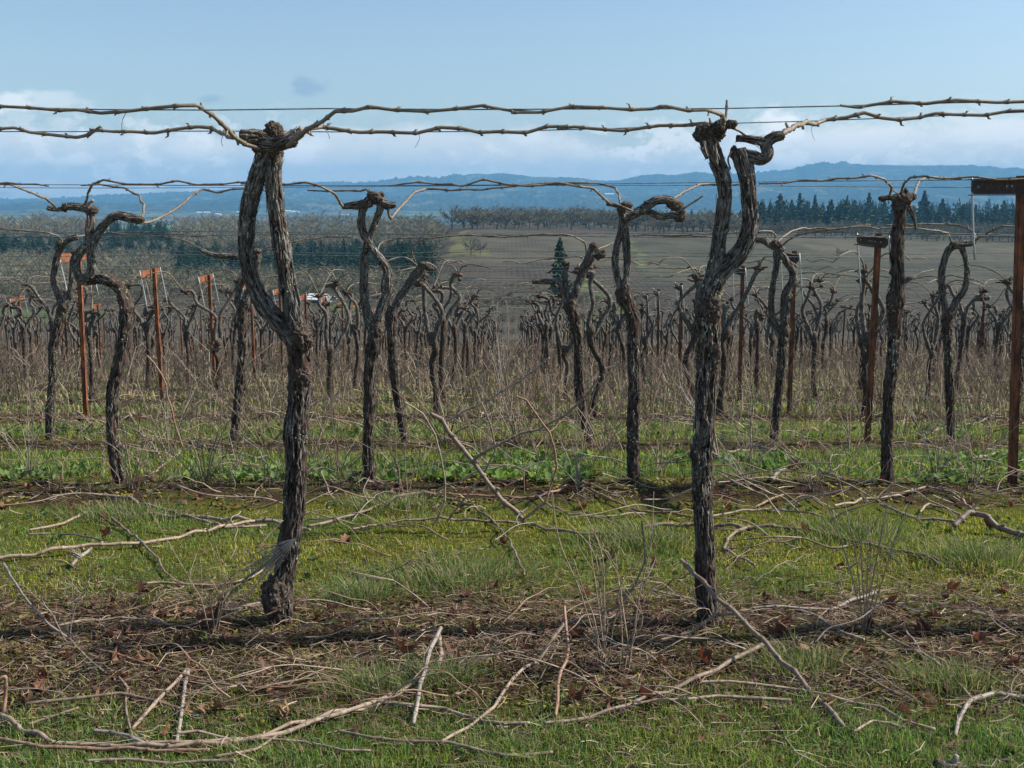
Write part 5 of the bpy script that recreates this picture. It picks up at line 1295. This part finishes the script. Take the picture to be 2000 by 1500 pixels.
GC = [
 ('long pale pruned cane rising from the left edge to behind the left front trunk', [(-30, 1096), (67, 1082), (178, 1065), (278, 1060), (379, 1040), (429, 1030), (503, 1017), (553, 1024), (605, 1035)], T_, 4.2, 3),
 ('pale cane lying level above the long rising one, left of the left front trunk', [(57, 1035), (127, 1020), (167, 1003), (234, 1003), (335, 1006), (435, 1013), (553, 1020)], T_, 2.4, 4.5),
 ('tan cane sloping down right to join the level cane left of the front trunk', [(185, 966), (235, 972), (290, 988), (335, 1002), (400, 1017), (440, 1030), (520, 1026)], T_, 3.6, 2.6),
 ('thin brown cane slanting down across the long pale cane on the left', [(195, 998), (235, 1025), (278, 1060), (308, 1090), (322, 1117), (342, 1132)], D_, 3, 2),
 ('thin brown twig lying on the green grass near the left edge', [(55, 1043), (100, 1042), (144, 1043), (198, 1055)], D_, 2.4, 1.8),
 ('short pale cane end with frayed fibres under the long pale cane', [(140, 1104), (152, 1092), (178, 1072)], O_, 4.2, 3.6),
 ('slim tan cane on bare soil pointing at the base of the left front trunk', [(285, 1139), (315, 1136), (385, 1142), (469, 1136), (512, 1114)], T_, 3, 2.2),
 ('white weathered twig just left of the burl on the left front trunk', [(395, 1189), (452, 1193), (480, 1184), (508, 1177)], O_, 3, 2.4),
 ('thin pale cane slanting from the left edge down across the brown litter', [(7, 1100, .12), (44, 1161, .10), (94, 1218, .06), (137, 1248), (170, 1284), (208, 1315)], O_, 2.4, 2),
 ('tan cane lying on moss left of the left front trunk base', [(111, 1223), (161, 1213), (234, 1209), (285, 1209), (328, 1219)], T_, 3.2, 2.2),
 ('thin tan cane sloping through the litter in the left foreground', [(188, 1268), (251, 1286), (301, 1301), (362, 1318), (395, 1325)], R_, 2.6, 2.2),
 ('dark curved cane in the litter below the left front trunk', [(382, 1330), (440, 1336), (502, 1342), (586, 1325), (636, 1305)], D_, 2.8, 2),
 ('grey arched cane lying in the left foreground grass edge', [(50, 1374), (151, 1365), (235, 1358), (301, 1368), (352, 1384)], D_, 4, 3),
 ('short dark cane below the grey arched one in the left foreground', [(54, 1415), (100, 1400), (154, 1382)], D_, 3.2, 2.6),
 ('stout tan cane leaning right, left side of a V of two in the left foreground', [(258, 1424), (285, 1389), (318, 1352), (345, 1330), (365, 1308)], T_, 4.2, 4.2),
 ('pale cane standing steeply, right side of a V of two in the left foreground', [(345, 1449), (355, 1392), (362, 1335), (368, 1308)], O_, 4, 4.5),
 ('kinked brown twig dropping to the big foreground cane bundle at left', [(232, 1322), (248, 1342), (246, 1395), (261, 1432), (288, 1449)], D_, 2.6, 3.2),
 ('grey splintered stick end lying above the foreground cane bundle', [(181, 1427), (214, 1430), (250, 1441), (281, 1452)], O_, 4, 5),
 ('longest foreground cane, sweeping from the lower left edge up to the middle', [(-20, 1392), (50, 1422), (104, 1444), (181, 1452), (281, 1459), (385, 1454), (503, 1442), (560, 1430), (613, 1411), (670, 1393), (737, 1370), (771, 1358), (817, 1335), (851, 1308), (864, 1278), (858, 1243)], T_, 5.5, 4.5),
 ('reddish cane under the longest foreground cane at the lower left edge', [(-20, 1440), (84, 1456), (201, 1464), (301, 1468), (409, 1465)], R_, 4.5, 3.8),
 ('pale split cane running close above the longest foreground cane', [(291, 1450), (385, 1447), (503, 1437), (570, 1417), (653, 1395), (710, 1382), (742, 1376)], T_, 4, 4.4),
 ('slim cane branching right and down from the foreground bundle', [(345, 1432), (385, 1429), (452, 1440), (586, 1447), (670, 1464), (724, 1466)], T_, 3.4, 2.6),
 ('short dark stub pointing up right at the bottom of the left foreground', [(419, 1478), (469, 1471), (500, 1459), (540, 1437)], D_, 4.2, 2.6),
 ('tan cane lying along the bottom edge of the picture at left', [(168, 1486), (251, 1486), (335, 1491), (400, 1490), (459, 1486)], T_, 3.4, 3.8),
 ('short upright red stub in the corner at the left edge', [(-5, 1328, .12), (15, 1325, .12), (14, 1362, .06), (7, 1394)], R_, 4, 4),
 ('level tan cane continuing right from the longest foreground cane', [(734, 1370), (804, 1377), (861, 1379), (901, 1397), (945, 1407), (988, 1414), (1035, 1412)], T_, 4.2, 3.8),
 ('long brown cane sinking into the grass along the bottom middle', [(660, 1427), (720, 1442), (794, 1447), (878, 1452), (945, 1467), (985, 1474), (1079, 1469)], D_, 3.2, 4),
 ('cane rising from the bottom grass to the crossing in the middle foreground', [(861, 1449), (915, 1419), (951, 1395), (982, 1352), (1022, 1305), (1052, 1288), (1082, 1248, .06), (1102, 1218, .1)], T_, 3.6, 4),
 ('thin dark cane curving up right from the middle foreground crossing', [(1100, 1220), (1162, 1204), (1209, 1184), (1239, 1147), (1260, 1097), (1253, 1017)], D_, 3.4, 2, 3.55),
 ('orange-brown cane leaning straight down in the middle foreground', [(1102, 1184, .16), (1109, 1268, .08), (1095, 1315, .05), (1085, 1397, .02)], R_, 3.4, 3.8),
 ('thick weathered stick standing at the end of the longest foreground cane', [(861, 1226, .1), (841, 1275, .07), (821, 1338, .04), (807, 1414, .02)], O_, 5, 4.6),
 ('dark cane running up right through the grass in the right foreground', [(1062, 1412), (1146, 1399), (1229, 1375), (1306, 1348), (1363, 1328), (1430, 1291), (1491, 1258)], D_, 3.6, 5.2),
 ('smooth tan cane lying level in the right foreground grass', [(1235, 1376), (1330, 1365), (1400, 1362), (1464, 1360), (1544, 1368)], T_, 3, 4.2),
 ('big leaning cane falling diagonally through the right foreground', [(1330, 1094, .20), (1374, 1137, .18), (1434, 1198, .14), (1498, 1261, .09), (1551, 1315, .05), (1588, 1352), (1618, 1385), (1645, 1417)], D_, 4.6, 6.4),
 ('dark side branch dropping left from the big leaning cane', [(1434, 1198, .12), (1397, 1204, .09), (1345, 1228, .06), (1290, 1250, .04)], D_, 4, 3),
 ('long tan cane crossing under the big leaning cane to the lower right', [(1367, 1332), (1471, 1333), (1538, 1345), (1621, 1360), (1715, 1382), (1765, 1405), (1826, 1425)], T_, 3, 4),
 ('short pale bent cane beside the dark curled leaf at lower right', [(1668, 1429), (1705, 1412), (1735, 1414), (1768, 1421)], T_, 3.2, 3.2),
 ('thick pale bent branch at the right edge of the foreground', [(1866, 1437), (1879, 1402), (1883, 1378), (1899, 1365), (1950, 1355), (2000, 1360), (2090, 1356)], O_, 4, 7),
 ('cane running up left from the bend of the thick pale branch', [(1896, 1363), (1853, 1315), (1799, 1271), (1765, 1224)], D_, 3.6, 2.6),
 ('reddish cane with a kink above the thick pale branch', [(1775, 1240), (1792, 1261), (1856, 1298), (1913, 1308), (1973, 1345)], R_, 2.6, 2.8),
 ('tan cane in the dark litter right of the big leaning cane', [(1702, 1221), (1749, 1248), (1799, 1275), (1840, 1300)], T_, 2.6, 2.8),
 ('straight orange-tan cane parallel to the big leaning cane', [(1521, 1214), (1578, 1265), (1648, 1298), (1698, 1328), (1765, 1362)], R_, 2.6, 3),
 ('bleached forked twig on the dark soil right of the right front trunk', [(1464, 1188), (1565, 1184), (1621, 1188), (1665, 1174), (1709, 1157)], O_, 2.6, 4),
 ('white split twig ending in the dead weed clump at right', [(1565, 1192), (1625, 1221), (1658, 1241), (1688, 1250)], O_, 3, 4),
 ('long grey-brown cane running right from behind the right front trunk', [(1255, 1030), (1330, 1022), (1397, 1025), (1464, 1028), (1538, 1030), (1618, 1044), (1698, 1064), (1782, 1080), (1832, 1100)], D_, 4.6, 2.6),
 ('hooked dark cane hanging off the long grey-brown cane', [(1464, 1028), (1440, 1040), (1424, 1052), (1414, 1072)], D_, 4, 3),
 ('short tan stick lying below the hooked dark cane', [(1414, 1072), (1440, 1085), (1474, 1104)], T_, 3, 3),
 ('tan cane arching over the grass right of the right front trunk', [(1391, 1008), (1430, 1000), (1475, 995), (1545, 997), (1608, 1009)], T_, 2.8, 2.4),
 ('orange cane with a sharp bend above the tan arch', [(1475, 990), (1531, 966), (1573, 966), (1608, 988)], R_, 2.4, 2),
 ('long thin pinkish cane rising to the right towards the straight vine', [(1629, 988), (1685, 976), (1730, 972), (1770, 962), (1807, 953), (1853, 959), (1888, 985), (1910, 1003)], T_, 2.8, 2.4),
 ('tan forked cane left of the dark arched root at right', [(1720, 985), (1772, 1006), (1825, 1016), (1877, 1020)], T_, 3, 3),
 ('thin cane bent like a roof left of the dark arched branch', [(1797, 1000), (1815, 985), (1835, 987), (1875, 1005)], T_, 2.4, 2.4),
 ('thick dark arched branch at the right edge on the green grass', [(1863, 1027, .03), (1888, 1002, .08), (1905, 1000, .09), (1923, 1009, .08), (1947, 1027, .04), (1979, 1043), (2020, 1048)], D_, 6, 7),
 ('long straight pale cane sloping down towards the straight second-row vine', [(1447, 866), (1496, 876), (1559, 901), (1610, 922), (1646, 936)], T_, 2.8, 2.4),
 ('pale curved cane touching the right front trunk at knee height', [(1389, 896), (1422, 883), (1468, 878), (1496, 880)], T_, 2.4, 2),
 ('short thick pale stick in the bright weeds right of the front trunk', [(1506, 936), (1525, 920), (1548, 904)], O_, 4, 3.4),
 ('bent pale cane in front of the egg-looped vine at right', [(1800, 852), (1839, 838), (1875, 832), (1909, 826), (1935, 812), (1947, 800)], T_, 2.2, 2.4),
 ('level pale cane running into the foot of the nearest rusty post', [(1821, 890), (1860, 893), (1895, 896), (1930, 890), (1975, 880)], T_, 2.2, 3.4),
 ('thin upright hooked cane between front trunk and rusty post', [(1468, 897), (1466, 840), (1472, 790), (1490, 770)], T_, 2.2, 1.8, 6.4),
 ('long dark cane sweeping from the left trunk down into the middle grass', [(600, 1028), (650, 1016), (720, 995), (790, 967), (846, 966), (912, 985), (965, 1020), (1007, 1076), (1024, 1123)], D_, 3.4, 2.2),
 ('long dark cane lying nearly level across the middle grass', [(685, 1034), (755, 1020), (860, 1013), (947, 1018), (1017, 1020), (1070, 1034), (1140, 1041), (1210, 1043), (1255, 1058)], D_, 2.4, 3.6),
 ('thick dark cut branch leaning down right with its cut end up', [(841, 808), (865, 822), (880, 845), (905, 880), (925, 902), (950, 940), (985, 975), (1005, 1000), (1024, 1018)], D_, 5, 5.4, 4.9),
 ('slim branch reaching up right from the thick cut branch', [(923, 899), (950, 882), (986, 862), (1052, 838), (1105, 810), (1150, 764), (1171, 735)], D_, 3.6, 2, 4.9),
 ('tan cane arching up right behind the thick cut branch', [(874, 822), (905, 803), (947, 782), (1017, 740), (1050, 717), (1073, 698)], T_, 2.8, 2, 5.1),
 ('red cane standing in a tall arc in the middle of the alley', [(1007, 773), (1028, 785), (1056, 824), (1073, 845), (1083, 880), (1086, 915), (1073, 957), (1063, 981), (1040, 1002), (1017, 1018)], R_, 2, 3, 4.85),
 ('pinkish cane lying below the bright weeds in the middle', [(951, 936), (1000, 941), (1035, 929), (1087, 917)], R_, 2.6, 2.8),
 ('long reddish cane lying right from the foot of the cut branch', [(804, 960), (874, 966), (982, 969), (1035, 971), (1087, 957), (1140, 952), (1196, 978), (1245, 995), (1308, 1002), (1352, 1010)], R_, 2.4, 2.8),
 ('pinkish cane starting at the foot of the figure-eight vine', [(727, 939), (765, 952), (804, 962), (850, 966)], R_, 2.8, 2.4),
 ('thin tan cane bowed upright right of the figure-eight vine', [(790, 785), (825, 806), (849, 852), (863, 897), (869, 978), (858, 1010), (839, 1037)], T_, 2, 2.4, 5.0),
 ('dark cane hanging in a bow left of the thick cut branch', [(940, 785), (958, 830), (965, 878), (945, 925), (910, 970), (872, 1020)], D_, 2, 2.2, 5.0),
 ('slim tan cane leading right past the red arc', [(1045, 967), (1087, 995), (1133, 1006), (1180, 1008), (1260, 1003)], T_, 2.4, 2),
 ('pale arched cane in the grass left of the left front trunk', [(371, 862), (413, 875), (455, 880), (497, 894), (520, 890)], T_, 2.8, 2.4),
 ('straight pale cane leaning up right in the left middle ground', [(290, 932), (320, 908), (350, 883)], T_, 2.4, 2),
 ('brown cane sloping down right past the crooked vine', [(150, 803), (189, 838), (231, 866), (280, 911)], R_, 2, 2.8),
 ('tall thin reddish cane bowed between crooked vine and left front trunk', [(287, 694), (315, 729), (329, 775), (343, 838), (357, 873)], R_, 1.8, 2, 6.6),
 ('thin cane leaning left behind the pale arched cane', [(252, 810), (275, 842), (301, 873), (318, 905)], T_, 2, 2),
 ('torn grey splinter leaning against the foot of the left front trunk', [(478, 1131, .02), (512, 1112, .07), (540, 1085, .14), (556, 1066, .2), (577, 1052, .26)], O_, 3, 4.2),
]
for g_ in GC: ground_cane(*g_[:5], **({'Y': g_[5]} if len(g_) > 5 else {}))
# frayed fibres on the torn ends
def fray(x, y, dirpx, Y, label, n=34, ln=.10):
    p = P(x, y, Y) if Y else hit(x, y, .03); mb = MB(); s = scale_at(x, y, p[1]); rg = np.random.default_rng(int(x))
    d0 = np.array([dirpx[0], rg.normal(0, .2), -dirpx[1]], float); d0 /= np.linalg.norm(d0)
    for k in range(n):
        v = d0 + rg.normal(0, .22, 3); e = np.array(v) * ln * rg.uniform(.4, 1.1)
        tube(mb, [(0, 0, 0, .0016), (*(e * .5 + rg.normal(0, .004, 3)), .0012), (*e, .0005)], 4, .05)
    o = mb.build('frayed_wood', M_OLD); o.location = p; tag(o, label, 'torn wood')
fray(575, 1053, (-.7, .6), 3.45, 'bundle of grey torn fibres hanging on the foot of the left front trunk', 60, .19)
fray(160, 1088, (-.6, -.5), None, 'pale tuft of torn fibres on the short cane near the left edge', 26, .07)
fray(1377, 975, (.1, -1), 3.5, 'white tuft of frayed fibres on the right front trunk at mid height', 26, .05)
fray(1690, 985, (-.3, -.8), None, 'pale tuft of frayed fibres on the grass right of the right front trunk', 24, .07)

# smaller prunings scattered through the alleys
PC = []
for i in range(16):
    rg = np.random.default_rng(400 + i); n = 10; ln = rg.uniform(.45, 1.25); pts = []; y = 0; z_ = .02
    hb_ = rg.uniform(.02, .22)
    for k in range(n):
        t = k / (n - 1); y += rg.normal(0, .016); pts.append(((t - .5) * ln, y, .015 + hb_ * sin(pi * t * rg.uniform(.8, 1.1)) + abs(rg.normal(0, .01)), .0042 - .0024 * t))
    mb = MB(); c, r, nn, b, L = tube(mb, pts, 6, .03, nodes=.08, nodeamp=.4, seed=i); buds(mb, c, r, nn, b, L, .16, i, .8, 3)
    if i % 3 == 0: m0 = pts[3]; tube(mb, [(m0[0], m0[1], m0[2], .004), (m0[0] + .1, m0[1] + .08, m0[2] + .05, .003), (m0[0] + .26, m0[1] + .1, m0[2] + rg.uniform(0, .12), .002)], 5, .04, nodes=.08)
    PC.append(mb.mesh('pruned_cane', [T_, D_, R_, T_, O_][i % 5]))
cn = ['pale tan', 'dark brown', 'reddish', 'pale tan', 'bleached grey']
k = 0
while k < 280:
    d = 2.9 + 11 * rgn.uniform() ** 1.25; x = rgn.uniform(-1, 1) * (.47 * d + .2)
    i = rgn.integers(0, 16); o = bpy.data.objects.new('pruned_cane', PC[i]); COL.objects.link(o)
    a = rgn.normal(0, .5) + (pi if rgn.uniform() < .5 else 0) if rgn.uniform() < .7 else rgn.uniform(0, 6.28)
    s = rgn.uniform(.6, 1.15) * (1 if d > 4.5 else .6); o.location = (x, d, float(zg(x, d)) + .005); o.rotation_euler = (rgn.normal(0, .12), rgn.normal(0, .10), a); o.scale = (s,) * 3
    where = 'in front of the front row' if d < 3.6 else 'in the first alley behind the front row' if d < 6 else 'between the second and third rows' if d < 8.4 else 'in the weeds behind the third row'
    tag(o, '%s pruned cane lying %s' % (cn[i % 5], where), 'cane', 'smaller prunings ' + where); k += 1

# dead weed plants with thin bare stalks
def weed(label, x, y, tops, r=1.7, seed=0, Y=None, m=M_STALK if 'M_STALK' in globals() else M_CUT):
    b = hit(x, y, 0); Yb = b[1]; o = empty('dead_weed', b); tag(o, label, 'dead weed'); rg = np.random.default_rng(seed + int(x))
    for tx_, ty_ in tops:
        e = P(tx_, ty_, Yb + rg.normal(0, .05)) - b; s = scale_at(x, y, Yb); side_ = rg.normal(0, .03, 3)
        mb = MB(); pts = [(rg.normal(0, .01), rg.normal(0, .01), -.02, r * s), (*(e * .35 + side_ * .6 + np.array([0, 0, .03])), r * s * .9), (*(e * .7 + side_), r * s * .7), (*e, r * s * .35)]
        c, rr, n_, b_, L = tube(mb, pts, 5, .03, nodes=.11, nodeamp=.25)
        for q in range(rg.integers(1, 4)):
            i = int(len(c) * rg.uniform(.35, .9)); dv = (c[min(i + 1, len(c) - 1)] - c[i - 1]); dv /= np.linalg.norm(dv); dv = dv + rg.normal(0, .45, 3); l = rg.uniform(.06, .2)
            tube(mb, [(*c[i], rr[i] * .7), (*(c[i] + dv * l * .5), rr[i] * .5), (*(c[i] + dv * l), rr[i] * .25)], 4, .05)
        mb.build('stalk', m, o)
weed('dead weed with tall thin stalks in the middle foreground, left of two beside each other', 1180, 1303, [(1078, 955), (1098, 1010), (1128, 975), (1150, 1045), (1162, 1130), (1205, 1120), (1120, 1090), (1165, 1230)], 1.5)
weed('dead weed with a long bowed stalk in the middle foreground, right of two', 1223, 1305, [(1277, 960), (1252, 1085), (1290, 1120), (1215, 1150), (1245, 1230)], 1.5, 1)
weed('dead weed with white and dark stalks fanning up in front of the straight vine', 1690, 1234, [(1576, 850), (1632, 905), (1757, 868), (1742, 940), (1817, 815), (1697, 1010), (1668, 1090), (1715, 1140), (1640, 1160)], 1.3, 2)
weed('pale spray of leaning stalks behind the right front trunk', 1405, 905, [(1322, 690), (1335, 712), (1345, 700), (1360, 735), (1330, 760), (1372, 760), (1352, 790), (1310, 735)], 1.6, 3, m=O_)
weed('wiry dead weed in the gap left of the thick cut branch', 790, 960, [(770, 800), (812, 830), (742, 850), (830, 860), (760, 880)], 1.3, 4)
weed('brown dead weed bush in the middle gap between vine rows', 1010, 870, [(960, 690), (985, 660), (1012, 700), (1040, 680), (1065, 720), (930, 740), (1085, 760), (1000, 740), (975, 760), (1050, 790), (900, 790), (1105, 790)], 1.2, 5)
weed('tall thin weeds rising against the ploughed field in the middle gap', 985, 800, [(960, 570), (972, 590), (985, 560), (1000, 600), (950, 620), (1012, 640), (938, 640)], 1.0, 6, m=O_)
weed('wispy dead weed at the foot of the crooked vine', 262, 960, [(200, 790), (240, 810), (300, 850), (330, 880), (180, 850), (285, 800)], 1.2, 7)
weed('thin dead stalks standing left of the left front trunk', 420, 1235, [(385, 1080), (405, 1120), (430, 1100), (445, 1150), (470, 1130)], 1.2, 8)
weed('single bowed dead stalk near the lower left edge', 130, 1260, [(100, 1100), (128, 1130), (150, 1180)], 1.3, 9, m=O_)
weed('dead weed at the foot of the rusty post near the right edge', 1900, 960, [(1860, 850), (1885, 830), (1925, 820), (1945, 860), (1990, 830)], 1.2, 10)
weed('dead stalks crowding the foot of the right front trunk', 1400, 1225, [(1350, 1120), (1375, 1140), (1440, 1110), (1465, 1150), (1330, 1160), (1425, 1060), (1490, 1120)], 1.1, 11)

places = [(1060, 905, 'left of the long-armed vine'), (940, 920, 'under the thick cut branch'), (1130, 960, 'on the grass beneath the red cane'), (660, 930, 'between front trunk and figure-eight vine'), (610, 900, 'just right of the left front trunk'),
          (330, 900, 'left of the pale arched cane'), (400, 950, 'on the grass before the left front trunk'), (1290, 930, 'right of the long-armed vine'), (1460, 940, 'right of the right front trunk'), (1590, 960, 'beside the straight pale cane'),
          (1660, 900, 'left of the straight second-row vine'), (1830, 930, 'right of the straight second-row vine'), (870, 870, 'behind the tip of the cut branch'), (1180, 890, 'behind the red cane arc'), (60, 930, 'near the left edge'), (520, 880, 'behind the left front trunk')]
rw = np.random.default_rng(61)
for i_, (x, y, w_) in enumerate(places):
    tops = [(x + rw.normal(0, 75), y - rw.uniform(50, 190)) for q in range(rw.integers(7, 12))]
    weed('thin brushy dead weed ' + w_, x, y, tops, rw.uniform(.9, 1.4), 20 + i_, m=[M_CUTD, M_CUT, O_][i_ % 3])
# fallen vine leaves
def leaf_mesh(seed):
    rg = np.random.default_rng(seed); n = 16; th = np.arange(n) / n * 2 * pi
    rad = .5 * (1 + .28 * np.cos(5 * th) + rg.normal(0, .06, n)); rad[0] *= .75
    curl = rg.uniform(.6, 1.8); ax = rg.uniform(0, pi)
    def warp(r):
        x, y = r * np.cos(th), r * np.sin(th); u = x * cos(ax) + y * sin(ax); w = -x * sin(ax) + y * cos(ax)
        z_ = curl * u * u * 1.6 + .25 * np.sin(w * 9 + seed) * .3 + rg.normal(0, .05, n) * (r > .3)
        k = 1 - np.clip(curl * np.abs(u) * .5, 0, .7); u2 = u * k
        return np.stack([u2 * cos(ax) - w * sin(ax), u2 * sin(ax) + w * cos(ax), z_], -1)
    V = np.vstack([[[0, 0, 0]], warp(rad * .5), warp(rad)]); j = np.arange(n); j2 = (j + 1) % n
    mb = MB(); col = np.array([[.17, .075, .045], [.22, .11, .07], [.12, .06, .04], [.26, .15, .10]][seed % 4])
    C = col * rg.uniform(.8, 1.2, (len(V), 1))
    mb.add(V, np.stack([1 + j, 1 + n + j, 1 + n + j2, 1 + j2], -1), np.stack([j * 0, 1 + j, 1 + j2], -1), None, C)
    tube(mb, [(-.35, 0, .02, .02), (-.7, .05, .12, .016), (-1.0, .1, .1, .012)], 4, .2, col=col)
    return mb.mesh('fallen_leaf', M_LEAFD)
LM = [leaf_mesh(i) for i in range(10)]
LF = [(1408, 1408, 34, 'reddish curled vine leaf in the grass at lower right of centre'), (1370, 1443, 26, 'small rolled brown leaf below the reddish one in the grass'), (1500, 1452, 40, 'long crumpled brown leaf on the grass near the bottom right'), (1778, 1416, 42, 'dark red folded leaf standing against the long tan cane'),
      (220, 1242, 40, 'big grey-brown leaf on the moss in the left litter'), (270, 1262, 34, 'dark rolled leaf right of the big grey-brown leaf'), (286, 1290, 34, 'dark crumpled leaf in the left litter beside the thin tan cane'), (522, 1312, 40, 'bright brown folded leaf below the left front trunk'), (385, 970, 34, 'brown leaf standing upright on the grass left of the left front trunk'),
      (1395, 962, 30, 'brown curled leaf hanging by the right front trunk'), (1290, 1300, 44, 'pile of red-brown leaf left of the big leaning cane'), (1375, 1290, 46, 'pale brown crumpled leaf under the dark cane'), (1130, 1245, 40, 'flat tan leaf behind the orange-brown cane'), (365, 1385, 34, 'red-brown leaf at the foot of the foreground V'), (325, 1432, 34, 'brown leaf just above the foreground cane bundle'),
      (60, 1245, 36, 'rust-brown leaf by the left edge of the litter'), (85, 1322, 30, 'orange leaf fragment left of the kinked twig'), (8, 990, 34, 'brown leaf on the grass at the left edge'), (1940, 1030, 36, 'pale leaf beside the dark arched branch'), (1550, 915, 34, 'brown leaf cluster in the bright weeds'), (1190, 1090, 34, 'dark leaf on the grass left of the right front trunk'), (560, 1260, 28, 'small brown leaf by the base of the left front trunk'),
      (1640, 1105, 26, 'small leaf at the end of the long grey-brown cane'), (1855, 1150, 34, 'pale brown leaf on the soil at right'), (1960, 1150, 34, 'pinkish leaf on the soil at the right edge'), (1700, 1225, 30, 'dark leaf at the base of the fanned dead weed'), (580, 1420, 26, 'ochre leaf under the foreground canes'), (240, 1325, 36, 'dark curled leaf where the kinked twig starts')]
for x, y, px, l in LF:
    p = hit(x, y, .012); o = bpy.data.objects.new('fallen_leaf', LM[rgn.integers(0, 10)]); COL.objects.link(o)
    s = px * scale_at(x, y, p[1]) * .8; o.scale = (s, s, s); o.location = p; o.rotation_euler = (rgn.normal(0, .5), rgn.normal(0, .5), rgn.uniform(0, 6.3)); tag(o, l, 'leaf')
for k in range(210):
    d = 2.6 + 8.5 * rgn.uniform() ** 1.3; x = rgn.uniform(-1, 1) * (.47 * d + .1)
    if row_phase(d) > .55 and rgn.uniform() < .85: d = 3.55 + 2.4 * rgn.integers(0, 3) + rgn.normal(0, .25)
    x = rgn.uniform(-1, 1) * (.47 * d + .1)
    o = bpy.data.objects.new('fallen_leaf', LM[rgn.integers(0, 10)]); COL.objects.link(o); s = rgn.uniform(.022, .06)
    o.scale = (s, s, s); o.location = (x, d, float(zg(x, d)) + .012); o.rotation_euler = (rgn.normal(0, .6), rgn.normal(0, .6), rgn.uniform(0, 6.3))
    w = 'under the front row' if d < 4.8 else 'under the second row' if d < 7.2 else 'under the third row'
    tag(o, 'small dry brown vine leaf lying in the litter ' + w, 'leaf', 'small fallen leaves ' + w)
# the old root stump breaking the bottom edge
p = hit(1850, 1499, 0); o = empty('old_stump', p); tag(o, 'old grey root stump with a pale broken stub at the bottom right edge', 'stump')
s = scale_at(1850, 1492, p[1]); a = MB(); tube(a, [(-30 * s, 0, -4 * s, 8 * s), (0, .0, 2 * s, 11 * s), (50 * s, .01, -4 * s, 8 * s), (110 * s, .03, 0, 6 * s), (200 * s, .05, 6 * s, 5 * s)], 26, .008, bark=.3, lump=.25, seed=77); a.build('root', M_BARK, o)
a = MB(); tube(a, [(10 * s, 0, 6 * s, 6 * s), (14 * s, 0, 18 * s, 5.5 * s), (17 * s, 0, 26 * s, 4.5 * s)], 12, .008, bark=.2, lump=.2, seed=5); a.build('broken_stub', M_OLD, o)
a = MB(); blob(a, (-16 * s, 0, 6 * s), 11 * s, 3, .5, 9); a.build('root_knot', M_HEAD, o)
